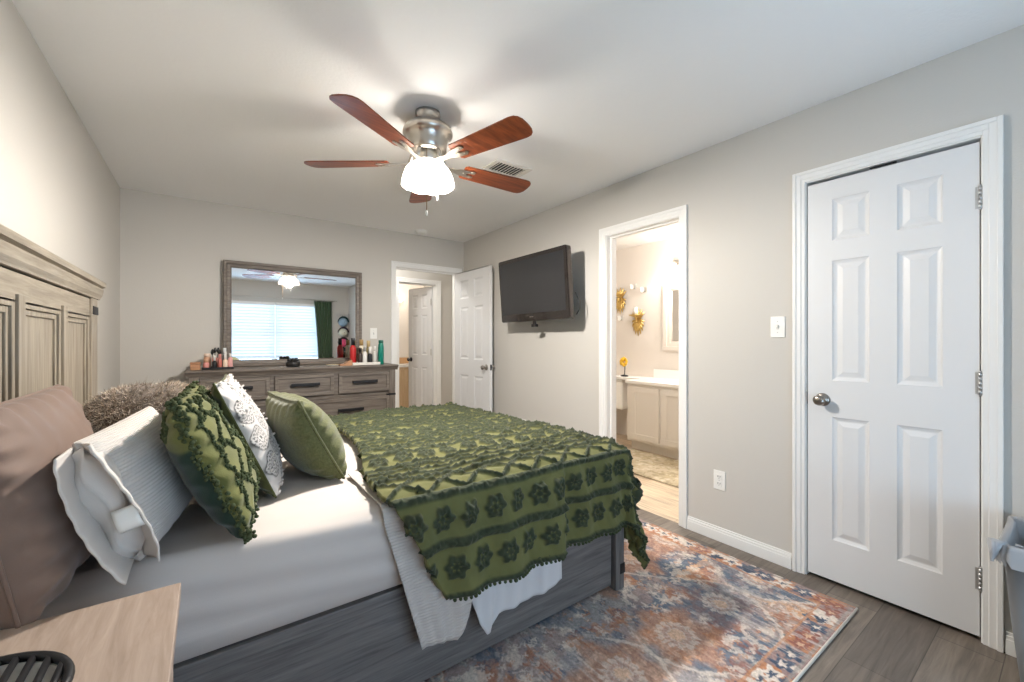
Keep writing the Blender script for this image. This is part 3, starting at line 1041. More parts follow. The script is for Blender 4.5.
# ------------------------------------------------------------------ hanging cloths at the near side
def drape(name, m, label, cat, topfn, hemfn, u0, u1, nu=90, nv=50, ytop=1.50, z_top=0.685, yout=1.325, fold=0.012, freq=5, seed=0, flare=0.02, label_grp=None):
    """cloth lying on the mattress from ytop, over the edge at about y=1.34 and down to the hem.
    topfn(u) -> x at the mattress edge, hemfn(u) -> (x, z) at the hem"""
    P = np.zeros((nu, nv, 3))
    Rr = 0.05
    flat = ytop - (yout + Rr)
    for i in range(nu):
        u = u0 + (u1 - u0) * i / (nu - 1)
        xt = topfn(u)
        xh, zh = hemfn(u)
        drop = z_top - Rr - zh
        L = flat + Rr * PI / 2 + drop
        for j in range(nv):
            s_ = L * j / (nv - 1)
            if s_ < flat:
                y, z = ytop - s_, z_top
                f = 0
            elif s_ < flat + Rr * PI / 2:
                t = (s_ - flat) / Rr
                y, z = yout + Rr - Rr * math.sin(t), z_top - Rr + Rr * math.cos(t)
                f = 0
            else:
                d_ = s_ - flat - Rr * PI / 2
                f = d_ / max(drop, 1e-3)
                y, z = yout, z_top - Rr - d_
            ff = f ** 0.8
            x = xt + (xh - xt) * f
            y -= flare * ff + fold * ff * (math.sin(u * 2 * PI * freq + seed + 2 * f) + 0.5 * math.sin(u * 2 * PI * freq * 2.3 + 1.7 * seed) + 1.0)
            y -= 0.004 * (vn(u * 9, f * 7, seed) - 0.5)
            P[i, j] = (x, y, z)
    o = solo(B().grid(P), name, m, label, cat, (float(P[:, :, 0].mean()), yout, float(P[:, :, 2].min())))
    solidify(o, 0.004, 0)
    return o

def lerp_pts(pts):
    xs = [p[0] for p in pts]
    def f(u):
        return tuple(float(np.interp(u, xs, [p[k] for p in pts])) for k in range(1, len(pts[0])))
    return f

hem = lerp_pts([(0, 0.572, 0.20), (0.35, 0.64, 0.193), (0.72, 0.705, 0.175), (0.85, 0.735, 0.21), (0.93, 0.755, 0.25), (1.0, 0.775, 0.34)])
drape('ribbed_blanket', M['waffle'], 'cream ribbed blanket hanging out under the green comforter over the side rail', 'blanket',
      lambda u: 0.452 + 0.3 * u, hem, 0, 1, 80, 60, 1.75, 0.688, 1.318, 0.004, 2.2, 1, 0.018)
hem2 = lerp_pts([(0, 0.765, 0.30), (0.12, 0.80, 0.19), (0.2, 0.826, 0.145), (0.25, 0.845, 0.145), (0.32, 0.865, 0.165), (0.38, 0.885, 0.195), (0.47, 0.93, 0.198), (0.6, 1.0, 0.196), (0.75, 1.08, 0.198), (0.86, 1.13, 0.200), (1.0, 1.215, 0.212)])
drape('flat_sheet', M['white_sheet'], 'white flat sheet hanging in folds below the green comforter hem', 'bed sheet',
      lambda u: 0.77 + 0.435 * u, hem2, 0, 1, 110, 60, 1.6, 0.682, 1.322, 0.007, 3.1, 2.4, 0.012)
hem3 = lerp_pts([(0, 0.80, 0.29), (0.3, 0.90, 0.262), (0.7, 1.10, 0.252), (0.86, 1.17, 0.255), (1.0, 1.203, 0.262)])

# ------------------------------------------------------------------ comforter
def tuft_height(Pm, Q):
    """raised chenille pattern, 0..1; Pm runs along the bed, Q from the near hem inwards (metres)"""
    h = np.zeros_like(Pm)
    wob = 0.006 * (vn(Pm * 9, Q * 9, 11) - 0.5)
    def band(qc, w):
        return np.clip(1 - np.abs(Q + wob - qc) / w, 0, 1) ** 0.5
    def flowers(qc, off):
        sp = 0.105
        px = (Pm + off) / sp
        cx = (px - np.floor(px) - 0.5) * sp
        cy = Q - qc
        r = np.hypot(cx, cy * 0.95)
        th = np.arctan2(cy, cx)
        rad = 0.030 + 0.006 * np.cos(6 * th) + 0.010 * (vn(Pm * 40, Q * 40, 77) - 0.5)
        ring = np.clip(1 - np.abs(r - rad * 0.85) / 0.015, 0, 1) ** 0.5
        core = np.clip(1 - r / 0.012, 0, 1) ** 0.5
        return np.maximum(ring, core)
    def lattice(qa, qb):
        inside = sstep(qa - 0.004, qa + 0.004, Q) * sstep(qb + 0.004, qb - 0.004, Q)
        u = Pm / 0.15
        v = (Q - qa) / (qb - qa)
        d1 = np.abs(u + v - np.round(u + v)) * 0.15 * 0.7
        d2 = np.abs(u - v - np.round(u - v)) * 0.15 * 0.7
        return inside * np.clip(1 - np.minimum(d1, d2) / 0.010, 0, 1) ** 0.5
    def wave(qc):
        c = qc + 0.032 * np.abs(np.sin(PI * Pm / 0.13))
        return np.clip(1 - np.abs(Q + wob - c) / 0.010, 0, 1) ** 0.5
    for f in (band(0.012, 0.010), flowers(0.105, 0.0), band(0.19, 0.019), flowers(0.275, 0.05), band(0.355, 0.017)):
        h = np.maximum(h, f)
    q0 = 0.355
    while q0 < 2.6:
        for f in (lattice(q0 + 0.012, q0 + 0.125), band(q0 + 0.137, 0.014), band(q0 + 0.185, 0.012), wave(q0 + 0.215), wave(q0 + 0.262),
                  band(q0 + 0.325, 0.013), flowers(q0 + 0.40, 0.02), band(q0 + 0.475, 0.014)):
            h = np.maximum(h, f)
        q0 += 0.475
    return h

def build_comforter():
    Yn, Xf, Zt, Rr = 1.272, 1.69, 0.722, 0.09
    over = 0.405
    np_, nq = 400, 560
    a = np.linspace(0, 1, np_)[:, None] * np.ones((1, nq))
    q = np.linspace(0, over + 1.60 + 0.16, nq)[None, :] * np.ones((np_, 1))     # from near hem
    ey0 = over - q                                                                # overhang on the near side (positive = over)
    px_end = Xf + 0.44
    inb = np.clip(-ey0, 0, 1.0)
    # foot-end of the bed edge of the cloth at the head side
    x_start = 0.452 + 0.16 * sstep(0.0, 1.0, inb) + 0.205 * np.clip(ey0 / over, 0, 1) ** 1.1
    p = x_start + a * (px_end - x_start)
    ex = p - (Xf - Rr)
    ey = ey0 + 0.0
    # arc mapping
    def fo(e, fl):
        arc = Rr * PI / 2
        out = np.where(e < 0, e, np.where(e < arc, Rr * np.sin(np.clip(e / Rr, 0, PI / 2)), Rr + fl * (e - arc)))
        dr = np.where(e < 0, 0, np.where(e < arc, Rr * (1 - np.cos(np.clip(e / Rr, 0, PI / 2))), Rr + (e - arc) * np.sqrt(1 - fl * fl)))
        return out, dr
    eyr = ey + Rr          # start of arc lies Rr inside the edge
    eyr = ey + 0.02
    cx = np.clip(ex, 0, None)
    cy = np.clip(eyr, 0, None)
    r = np.hypot(cx, cy) + 1e-9
    both = (cx > 0) & (cy > 0)
    fl = 0.05 + 0.09 * np.where(both, np.sin(2 * np.arctan2(cy, cx)), 0)
    out, dr = fo(r, fl)
    X = np.where(ex < 0, p, (Xf - Rr) + out * cx / r)
    Yb = Yn + Rr
    Y = np.where(eyr < 0, Yb - eyr, Yb - out * cy / r)
    Z = Zt - dr
    # a fold stands proud on the near side up to x = 1.2, the rest hangs behind it
    hang = sstep(0.02, 0.14, ey)
    step = sstep(1.195, 1.225, p + 0.03 * (ey / over))
    Y = Y + hang * step * 0.03 - hang * (1 - step) * 0.010
    Z = Z - 0.0 * step
    # loft between quilt rows and hand-made unevenness
    puff = 0.034 * (fbm(p * 3.6, q * 4.2, 21) - 0.42) + 0.018 * (fbm(p * 10, q * 10, 33) - 0.5)
    sag = -0.02 * sstep(0.5, 1.4, np.clip(-ey0, 0, 2)) 
    Z = Z + np.where(ex < 0.1, sag, sag * 0.5)
    h = tuft_height(p, q)
    nfine = vn(p * 120, q * 120, 40)
    nmid = vn(p * 55, q * 55, 41)
    tuft = h * (0.008 + 0.016 * nmid) * (0.55 + 0.7 * nfine)
    # soft vertical ripples on the hanging part
    rip = hang * (0.012 * np.sin(p * 2 * PI / 0.19 + 3.5 * vn(p * 3, q * 3, 8) + q * 4) + 0.020 * (fbm(p * 13 + q * 5, q * 6, 63) - 0.5)) + sstep(0.02, 0.2, ex) * 0.016 * np.sin(q * 2 * PI / 0.26 + 1.1)
    # normals by finite differences
    P = np.stack([X, Y, Z], -1)
    du = np.gradient(P, axis=0)
    dv = np.gradient(P, axis=1)
    n = np.cross(du, dv)
    n /= np.linalg.norm(n, axis=-1, keepdims=True) + 1e-12
    if n[np_ // 2, nq // 2, 2] < 0:
        n = -n
    P = P + n * (puff + tuft + rip)[..., None]
    # rolled outer edges
    base = np.array(srgb(111, 110, 66))
    alt = np.array(srgb(94, 96, 60))
    dark = np.array(srgb(56, 62, 46))
    k = fbm(p * 14, q * 14, 50)[..., None]
    col = base * k + alt * (1 - k)
    mk = np.clip(h * 1.6, 0, 1)[..., None]
    tcol = dark * (0.75 + 0.6 * nfine[..., None])
    col = col * (1 - mk) + tcol * mk
    return P, col, (p, q)

Pc, colc, _ = build_comforter()
b = B().grid(Pc)
com = solo(b, 'comforter', M['comforter'], 'green tufted comforter spread over the foot half of the bed', 'comforter', (1.1, 2.1, 0.7), recalc=False)
set_col(com, colc.reshape(-1, 3))
solidify(com, 0.022, -1 if True else 1)
# pom-pom trim along the near hem
pb = B()
hemline = Pc[:, 0, :]
acc = 0
last = hemline[0]
for i in range(1, len(hemline)):
    acc += float(np.linalg.norm(hemline[i] - last))
    last = hemline[i]
    if acc > 0.0165:
        acc = 0
        pb.sphere(hemline[i] + np.array([0, 0, -0.004]), 0.0075 * (0.8 + 0.4 * random.random()), 7, 5)
part(pb, 'pom_pom_trim', M['tuft_dark'], com, kind='stuff')

# ================================================================== PILLOWS
def V3(p):
    return np.array(p, float)

def pillow_shells(Pb, Pt, w, T, n=64, pinch=0.05, seed=0, wr=0.008, belly=0.15, warp=None, pw=0.42, asym=0.0):
    """front and back surfaces of a cushion. Pb/Pt: lower and upper corner nearest the camera side, w: vector to the far corners"""
    Pb, Pt, w = V3(Pb), V3(Pt), V3(w)
    up = Pt - Pb
    nrm = np.cross(w, up)
    nrm /= np.linalg.norm(nrm)
    a = np.linspace(-1, 1, n)
    # denser near the seams
    a = np.sin(a * PI / 2) * 0.5 + a * 0.5
    A, Bv = np.meshgrid(a, a, indexing='ij')
    fa = A * (1 - pinch * A * A * (1 - Bv * Bv))
    fb = Bv * (1 - pinch * Bv * Bv * (1 - A * A))
    th = (np.clip((1 - A ** 2) * (1 - Bv ** 2), 0, 1)) ** pw * (1 - belly * Bv)
    edge = np.clip(1 - np.maximum(np.abs(A), np.abs(Bv)), 0, 1)
    ew = np.exp(-edge * 7) * (1 - np.exp(-edge * 60))
    res = []
    for sgn in (1, -1):
        wrk = wr * ew * (np.sin(A * 21 + seed + 3 * vn(A * 2, Bv * 2, seed)) * (np.abs(Bv) > np.abs(A)) + np.sin(Bv * 23 + 2 * seed + 3 * vn(A * 2, Bv * 2, seed + 3)) * (np.abs(Bv) <= np.abs(A)))
        wrk += wr * 1.2 * (fbm(A * 2.2 + 5, Bv * 2.2 + 5, seed + (sgn > 0) * 9) - 0.5) * (th > 0.05) * np.clip(edge * 6, 0, 1)
        d = sgn * (T / 2 * (1 + sgn * asym) * th) + wrk
        P = Pb + up * ((fb + 1) / 2)[..., None] + w * ((fa + 1) / 2)[..., None] + nrm * d[..., None]
        if warp:
            P = warp(P, A, Bv, sgn)
        res.append(P)
    return res[0], res[1], nrm, A, Bv

def seam_line(P):
    n = P.shape[0]
    loop = [P[0, j] for j in range(n)] + [P[i, n - 1] for i in range(1, n)] + [P[n - 1, j] for j in range(n - 2, -1, -1)] + [P[i, 0] for i in range(n - 2, -1, -1)]
    return loop

def add_uv(o, n):
    uv = o.data.uv_layers.new(name='UVMap')
    vi = np.zeros(len(o.data.loops), dtype=np.int32)
    o.data.loops.foreach_get('vertex_index', vi)
    u = (vi // n) / (n - 1)
    v = (vi % n) / (n - 1)
    buf = np.stack([u, v], -1).astype(np.float32)
    uv.data.foreach_set('uv', buf.ravel())

def cushion(name, label, cat, Pb, Pt, w, T, mf, mb, seam_m, seam_r=0.005, group=None, colfn=None, dispfn=None, n=64, **kw):
    F_, K_, nrm, A, Bv = pillow_shells(Pb, Pt, w, T, n=n, **kw)
    base = (float(F_[..., 0].mean()), float(F_[..., 1].mean()), float(min(F_[..., 2].min(), K_[..., 2].min())))
    t = thing(name, label, cat, base, group)
    if dispfn is not None:
        F_ = F_ + nrm * dispfn(A, Bv)[..., None]
    fo = part(B().grid(F_), 'front_cover', mf, t, recalc=False)
    add_uv(fo, n)
    if colfn is not None:
        set_col(fo, colfn(A, Bv).reshape(-1, 3))
    bo = part(B().grid(K_, flip=True), 'back_cover', mb, t, recalc=False)
    add_uv(bo, n)
    if seam_m:
        part(B().tube(seam_line(K_), seam_r, 6, False), 'seam_piping', seam_m, t)
    return t, F_, K_, nrm, A, Bv

# 1 taupe pillow against the headboard
cushion('bed_pillow', 'large taupe satin pillow leaning on the headboard nearest the nightstand', 'pillow',
        (-0.285, 1.165, 0.682), (-0.370, 1.185, 1.085), (-0.01, 0.70, 0.0), 0.185, M['brown_fab'], M['brown_fab'], M['brown_fab'], 0.004, seed=2, wr=0.012, pinch=0.015, pw=0.33, belly=0.25)

# 2 white ribbed pillow with an open flanged end towards the camera
t, F_, K_, nrm, A, Bv = cushion('white_pillow', 'white ribbed pillow with open end and care tag, in front of the taupe pillow', 'pillow',
        (-0.135, 1.345, 0.69), (-0.245, 1.33, 0.995), (0.085, 0.47, 0.015), 0.15, M['white_rib'], M['white_fab'], None, seed=5, wr=0.002, pinch=0.02, pw=0.36)
def flange(P, length, off, droop, seed, nm, m):
    """open sleeve edge continuing the near side of the cover towards the camera"""
    n_ = P.shape[0]
    P = P[:, 3:-3]
    n_ = P.shape[1]
    e = P[1, :, :]
    G = np.zeros((14, n_, 3))
    for k in range(14):
        f = k / 13
        wob = 0.007 * np.sin(np.linspace(0, 5, n_) + seed) * f
        G[k] = e + np.array([-0.02, -1.0, 0.0]) * length * f + nrm * (off * math.sin(f * PI / 2) + wob)[:, None]
        G[k, :, 2] -= droop * f * f
    o = part(B().grid(G), nm, m, t)
    solidify(o, 0.004, 0)
flange(F_, 0.085, 0.034, 0.0, 0.5, 'sleeve_edge', M['white_fab'])
flange(K_, 0.130, -0.002, 0.0, 2.1, 'sleeve_edge', M['white_fab'])
# the bare pillow seen inside the sleeve, and its tag
G = np.zeros((20, 30, 3))
c0 = (V3((-0.135, 1.345, 0.69)) + V3((-0.245, 1.33, 0.995))) / 2
upv = (V3((-0.245, 1.33, 0.995)) - V3((-0.135, 1.345, 0.69)))
for i in range(20):
    for j in range(30):
        u, v = i / 19 * PI, j / 29 * 2 * PI
        G[i, j] = c0 + upv * 0.44 * math.cos(u) + np.array([0, -1, 0]) * 0.055 * math.sin(u) * math.cos(v) + nrm * 0.045 * math.sin(u) * math.sin(v) + 0.006 * math.sin(5 * u + 2 * v)
part(B().grid(G, close_v=True), 'inner_pillow', M['white_fab'], t)
tg = np.zeros((8, 6, 3))
for i in range(8):
    for j in range(6):
        f, g2 = i / 7, j / 5
        tg[i, j] = c0 - upv * (0.02 + 0.16 * f) + np.array([0, -1, 0]) * (0.060 + 0.02 * math.sin(f * 2.4)) + nrm * (0.012 + 0.045 * g2)
o = part(B().grid(tg), 'care_tag', M['white_plastic'], t, label='small white care tag')
solidify(o, 0.0012, 0)

# 3 dark green sham with a tufted front folding over its top
def sham_c(A, Bv):
    k = fbm(A * 6, Bv * 6, 8)[..., None]
    return np.array(srgb(110, 110, 60)) * k + np.array(srgb(92, 96, 54)) * (1 - k)
def sham_warp(P, A, Bv, sgn):
    # the top third slumps forward over the next cushion
    f = sstep(0.25, 1.0, Bv)
    P = P.copy()
    P[..., 0] += 0.03 * f
    P[..., 2] -= 0.03 * f * f
    return P
t, F_, K_, nrm, A, Bv = cushion('tufted_sham', 'dark green sham with tufted front slumped behind the white printed cushion', 'pillow',
        (0.082, 1.325, 0.69), (-0.112, 1.38, 1.09), (0.03, 0.58, 0.0), 0.16, M['tuft_front'], M['green_plain'], None, n=130, seed=9, wr=0.009,
        pinch=0.03, colfn=sham_c, warp=sham_warp)
# the tufted face wraps over the top onto the back
bc_ob = [c for c in t.children if c.name.startswith('back_cover')][0]
bc_ob.data.materials[0] = M['tuft_front']
wrap = sstep(0.54, 0.60, Bv + 0.08 * np.sin(A * 5) - 0.25 * A)[..., None]
set_col(bc_ob, (sham_c(A, Bv) * wrap + np.array(srgb(38, 54, 44)) * (1 - wrap)).reshape(-1, 3))
rb = B()
lp = seam_line(K_)
for i in range(0, len(lp), 2):
    p = lp[i]
    for q in range(2):
        rb.sphere(p + nrm * random.uniform(-0.004, 0.016) + np.array([random.uniform(-.006, .006), random.uniform(-.008, .003), random.uniform(-.006, .006)]), 0.004 + 0.003 * random.random(), 6, 4)
# chenille ropes: zigzags and a border line of tufts across the front, and over the top onto the back
nn = F_.shape[0]
def rope(S, sgn, fa, fb, cnt):
    for i in range(cnt):
        a_, b_ = fa(i / (cnt - 1)), fb(i / (cnt - 1))
        ii = int(np.clip(np.searchsorted(A[:, 0], a_), 1, nn - 2))
        jj = int(np.clip(np.searchsorted(Bv[0], b_), 1, nn - 2))
        if sgn < 0 and b_ < 0.66 + 0.25 * a_:
            continue
        for q in range(3):
            rb.sphere(S[ii, jj] + nrm * sgn * random.uniform(-0.001, 0.004) + np.array([random.uniform(-.003, .003), random.uniform(-.005, .005), random.uniform(-.004, .004)]), random.uniform(0.003, 0.0055), 6, 4)
tri = lambda x: 2 * abs(2 * (x - math.floor(x + 0.5))) - 1
for S, sgn in ((F_, 1), (K_, -1)):
    for c in (-0.62, -0.22, 0.18, 0.58):
        rope(S, sgn, lambda u, c=c: c + 0.15 * tri(u * 3.5), lambda u: -0.92 + 1.84 * u, 95)
    for c in (-0.86, 0.86):
        rope(S, sgn, lambda u, c=c: c, lambda u: -0.92 + 1.84 * u, 80)
    for c in (-0.45, 0.05, 0.5, 0.86):
        rope(S, sgn, lambda u: -0.9 + 1.8 * u, lambda u, c=c: c + 0.07 * tri(u * 5), 80)
part(rb, 'chenille_tufts', M['tuft_dark'], t, kind='stuff')

# 4 white printed cushion with olive back
def print_m(A, Bv):
    """distance-based medallions, 1 where dark"""
    m_ = np.zeros_like(A)
    for (ca, cb, r_) in ((-0.80, 0.42, 0.20), (-0.80, -0.06, 0.20), (-0.80, -0.54, 0.20), (-0.38, 0.70, 0.22), (-0.38, 0.2, 0.22), (-0.38, -0.3, 0.22), (-0.38, -0.8, 0.2), (0.12, 0.5, 0.24), (0.12, -0.05, 0.24), (0.12, -0.6, 0.24), (0.62, 0.7, 0.24), (0.62, 0.1, 0.26), (0.62, -0.5, 0.24)):
        x, y = A - ca, (Bv - cb) * 1.0
        r = np.hypot(x * (1 + 0.35 * y), y * 0.9)
        th = np.arctan2(y, x)
        q = r / r_
        ring = np.exp(-((q - 0.95) / 0.045) ** 2) + np.exp(-((q - 0.68) / 0.05) ** 2) * (np.sin(th * 14) > -0.3) + np.exp(-((q - 0.40) / 0.06) ** 2) * (np.cos(th * 9) > -0.2)
        pet = (q < 0.95) * (np.sin(th * 16 + q * 9) * np.cos(q * 17) > 0.35)
        core = q < 0.14
        m_ = np.maximum(m_, np.clip(ring + 0.9 * pet + core, 0, 1))
    return m_
def print_c(A, Bv):
    k = print_m(A, Bv)[..., None] * 0.9
    return np.array(srgb(194, 190, 187)) * (1 - k) + np.array(srgb(62, 62, 62)) * k
t, F_, K_, nrm, A, Bv = cushion('printed_cushion', 'white cushion with grey medallion print, tasselled edge and olive back', 'cushion',
        (0.185, 1.63, 0.688), (0.012, 1.635, 1.085), (0.045, 0.44, 0.0), 0.125, M['print'], M['olive_back'], M['olive_back'], 0.004, n=150, seed=14, wr=0.007,
        pinch=0.04, colfn=print_c)
tb = B()
for k in range(240):
    i, j = random.randrange(4, 146), random.randrange(4, 146)
    if random.random() < 0.75:
        if random.random() < 0.5:
            j = random.choice((2, 3, 5, 146, 147, 144))
        else:
            i = random.choice((144, 146, 147))
    p = F_[i, j]
    d = nrm * 0.007 + np.array([random.uniform(-.003, .003), random.uniform(-.004, .004), random.uniform(-.003, .004)])
    tb.tube([p - d * 0.3, p + d], [0.0048, 0.0030], 5)
part(tb, 'tassels', M['white_fab'], t, kind='stuff')

# 5 green linen cushion nearest the comforter
cushion('linen_cushion', 'plain green linen cushion at the front of the pillows, beside the comforter edge', 'cushion',
        (0.425, 1.70, 0.69), (0.265, 1.695, 1.0), (-0.05, 0.46, -0.005), 0.21, M['green_linen'], M['green_linen'], M['green_linen'], 0.006, seed=20, wr=0.009, pinch=0.055, pw=0.40)

# 6 fluffy grey-brown cushion at the back, strands of fur over a rounded body
fc = V3((-0.175, 2.12, 0.87))
fr = V3((0.215, 0.15, 0.185))
fb_ = B()
rs = np.random.RandomState(5)
def fur_pt(u, v):
    d = np.array([math.sin(u) * math.cos(v), math.sin(u) * math.sin(v), math.cos(u)])
    d2 = np.sign(d) * np.abs(d) ** 0.8
    return fc + d2 * fr, d
body = np.array([[fur_pt(PI * i / 24, 2 * PI * j / 40)[0] for j in range(40)] for i in range(25)])
fb_.grid(body, close_v=True)
cols = [srgb(126, 114, 104)] * (25 * 40)
for k in range(30000):
    u = math.acos(rs.uniform(-0.75, 1))
    v = rs.uniform(0, 2 * PI)
    p, d = fur_pt(u, v)
    tv = rs.normal(size=3)
    L = rs.uniform(0.014, 0.028)
    tip = p + d * L * 0.45 + tv * 0.009 + np.array([0.008, -0.006, -0.006])
    sd_ = np.cross(d, tv)
    sd_ /= np.linalg.norm(sd_) + 1e-9
    o_ = len(fb_.V)
    fb_.V += [tuple(p - sd_ * 0.0016 - d * 0.003), tuple(p + sd_ * 0.0016 - d * 0.003), tuple(tip)]
    fb_.F.append((o_, o_ + 1, o_ + 2))
    fb_.S.append(True)
    m_ = rs.rand()
    patch = fbm(p[0] * 9, p[2] * 9 + p[1] * 4, 12)
    c = np.array(srgb(146, 132, 120)) * m_ + np.array(srgb(212, 198, 180)) * (1 - m_)
    c = c * (0.55 + 1.3 * patch)
    cols += [c * 0.85, c * 0.85, c]
fo = solo(fb_, 'fur_cushion', M['fur'], 'fluffy grey-brown faux fur cushion behind the white pillow', 'cushion', (fc[0], fc[1], 0.69), recalc=False)
set_col(fo, np.array(cols))

# ================================================================== NIGHTSTAND
NZ = 0.69
ns = thing('nightstand', 'pale oak nightstand beside the headboard at the near side of the bed', 'nightstand', (-0.30, 0.92, 0))
nx0, nx1, ny0, ny1 = XL + 0.018, -0.05, 0.56, 1.175
part(B().box(nx0, nx1, ny0, ny1, NZ - 0.028, NZ, 0.002), 'top', M['night'], ns)
part(B().box(nx0 + 0.01, nx1 - 0.03, ny0 + 0.015, ny1 - 0.015, 0.10, NZ - 0.028, 0.002), 'body', M['night'], ns)
for z0, z1 in ((0.12, 0.385), (0.395, 0.655)):
    d_ = part(B().box(nx1 - 0.032, nx1 - 0.012, ny0 + 0.022, ny1 - 0.022, z0, z1, 0.003), 'drawer', M['night'], ns)
    part(B().box(nx1 - 0.004, nx1 + 0.004, 0.80, 0.94, (z0 + z1) / 2 - 0.006, (z0 + z1) / 2 + 0.006, 0.002).box(nx1 - 0.013, nx1, 0.805, 0.815, (z0 + z1) / 2 - 0.005, (z0 + z1) / 2 + 0.005).box(nx1 - 0.013, nx1, 0.925, 0.935, (z0 + z1) / 2 - 0.005, (z0 + z1) / 2 + 0.005), 'handle', M['black_metal'], d_)
for x in (nx0 + 0.03, nx1 - 0.06):
    for y in (ny0 + 0.04, ny1 - 0.04):
        part(B().cyl((x, y, 0), (x, y, 0.102), 0.014, 0.022, 14), 'leg', M['night'], ns)
# black slatted round object on the nightstand: dark rim, dark parallel bars over a cream inside
gx, gy, gr, gz = -0.276, 0.85, 0.113, NZ
gb = thing('slatted_dish', 'round black slatted dish on the nightstand, pale between its dark bars', 'dish', (gx, gy, gz))
part(B().lathe([(0.0, gz + 0.001), (gr - 0.012, gz + 0.001), (gr - 0.004, gz + 0.012), (gr - 0.003, gz + 0.045), (gr - 0.008, gz + 0.045), (gr - 0.010, gz + 0.014), (0.0, gz + 0.012)], (gx, gy, 0), 40), 'housing', M['cream_cab'], gb)
ring = [(gx + gr * math.cos(2 * PI * k / 48), gy + gr * math.sin(2 * PI * k / 48), gz + 0.05) for k in range(49)]
part(B().tube(ring, 0.0065, 8, False), 'rim', M['black_metal'], gb)
for k in range(11):
    o_ = -gr + 0.014 + k * (2 * gr - 0.028) / 10
    hl = math.sqrt(max(0, gr * gr - o_ * o_)) - 0.003
    ang = math.radians(90)
    ca, sa = math.cos(ang), math.sin(ang)
    p0 = (gx + o_ * sa - hl * ca, gy - o_ * ca - hl * sa, gz + 0.05)
    p1 = (gx + o_ * sa + hl * ca, gy - o_ * ca + hl * sa, gz + 0.05)
    part(B().tube([p0, p1], 0.0052, 6), 'bar', M['black_metal'], gb)

# ================================================================== DRESSER
DX0, DX1, DY0, DY1, DTOP = -0.125, 1.492, 4.03, YB - 0.02, 0.995
dr = thing('dresser', 'wide grey-brown wooden dresser with black bar handles under the mirror', 'dresser', (0.68, 4.25, 0))
# body as carcass: sides, back, bottom, rails
bd = B().box(DX0, DX1, DY0 + 0.02, DY1, 0.09, 0.945, 0.002)
part(bd, 'body', M['greyX'], dr)
for x0, x1 in ((DX0 - 0.004, DX0 + 0.06), (DX1 - 0.06, DX1 + 0.004)):
    st = part(B().box(x0, x1, DY0 - 0.002, DY0 + 0.08, 0.0, 0.945, 0.003), 'corner_post', M['greyZ'], dr)
    part(B().box(x0 - 0.001 if x0 > 1 else x0 + 0.02, x1 + 0.002 if x0 > 1 else x1 + 0.001, DY0 - 0.005, DY0 + 0.02, 0.695, 0.715, 0.001).box(x0 - 0.02 if x0 > 1 else x1 - 0.005, x0 + 0.01 if x0 > 1 else x1 + 0.02, DY0 - 0.004, DY0 + 0.02, 0.69, 0.712, 0.001), 'corner_bracket', M['black_metal'], st)
tp = B()
tp.prism([(DY0 - 0.006, 0.945), (DY1, 0.945), (DY1, DTOP), (DY0 - 0.03, DTOP), (DY0 - 0.034, DTOP - 0.004), (DY0 - 0.034, DTOP - 0.014), (DY0 - 0.026, DTOP - 0.020), (DY0 - 0.014, DTOP - 0.034)], 'X', DX0 - 0.024, DX1 + 0.024)
part(tp, 'top', M['greyX'], dr)
for z0, z1 in ((0.93, 0.945), (0.09, 0.16)):
    part(B().box(DX0 + 0.06, DX1 - 0.06, DY0 + 0.004, DY0 + 0.03, z0, z1, 0.001), 'face_rail', M['greyX'], dr)
rows = [(0.742, 0.926, [(-0.058, 0.412), (0.450, 0.920), (0.963, 1.432)]), (0.465, 0.695, [(-0.058, 0.667), (0.705, 1.432)]), (0.185, 0.418, [(-0.058, 0.667), (0.705, 1.432)])]
for z0, z1, cols_ in rows:
    for x0, x1 in cols_:
        db = B().box(x0, x1, DY0 + 0.004, DY0 + 0.024, z0, z1, 0.001)
        fw = 0.028
        for (xa, xb, za, zb) in ((x0, x1, z1 - fw, z1), (x0, x1, z0, z0 + fw), (x0, x0 + fw, z0 + fw, z1 - fw), (x1 - fw, x1, z0 + fw, z1 - fw)):
            db.box(xa, xb, DY0 - 0.006, DY0 + 0.006, za, zb, 0.003)
        d_ = part(db, 'drawer', M['greyX'], dr)
        xc, zc = (x0 + x1) / 2, (z0 + z1) / 2 + 0.012
        hw = 0.115
        h_ = B().box(xc - hw, xc + hw, DY0 - 0.032, DY0 - 0.022, zc - 0.013, zc + 0.013, 0.003)
        for q in (-1, 1):
            h_.box(xc + q * (hw - 0.012) - 0.01, xc + q * (hw - 0.012) + 0.01, DY0 - 0.03, DY0 + 0.005, zc - 0.011, zc + 0.011, 0.002)
        part(h_, 'handle', M['black_metal'], d_)
# mirror standing on the dresser
mx0, mx1, mz0, mz1, my = 0.100, 1.288, DTOP + 0.001, 1.938, 4.425
mr = thing('dresser_mirror', 'wide rectangular mirror in a grey wooden frame standing on the dresser', 'mirror', (0.69, my + 0.02, DTOP + 0.001))
fw = 0.062
fr_ = B()
def frame_side(p, q):
    """bevelled frame bar between outer corners p,q (x,z)"""
cors = [(mx0, mz0), (mx1, mz0), (mx1, mz1), (mx0, mz1)]
layers = [(0.0, my + 0.045), (0.0, my + 0.006), (0.006, my), (0.022, my), (0.030, my + 0.008), (0.050, my + 0.012), (fw, my + 0.022), (fw, my + 0.045)]
Vv = []
for ins, y in layers:
    Vv += [(mx0 + ins, y, mz0 + ins), (mx1 - ins, y, mz0 + ins), (mx1 - ins, y, mz1 - ins), (mx0 + ins, y, mz1 - ins)]
Ff = []
for k in range(len(layers)):
    k2 = (k + 1) % len(layers)
    for q in range(4):
        Ff.append((k * 4 + q, k * 4 + (q + 1) % 4, k2 * 4 + (q + 1) % 4, k2 * 4 + q))
fr_.add(Vv, Ff)
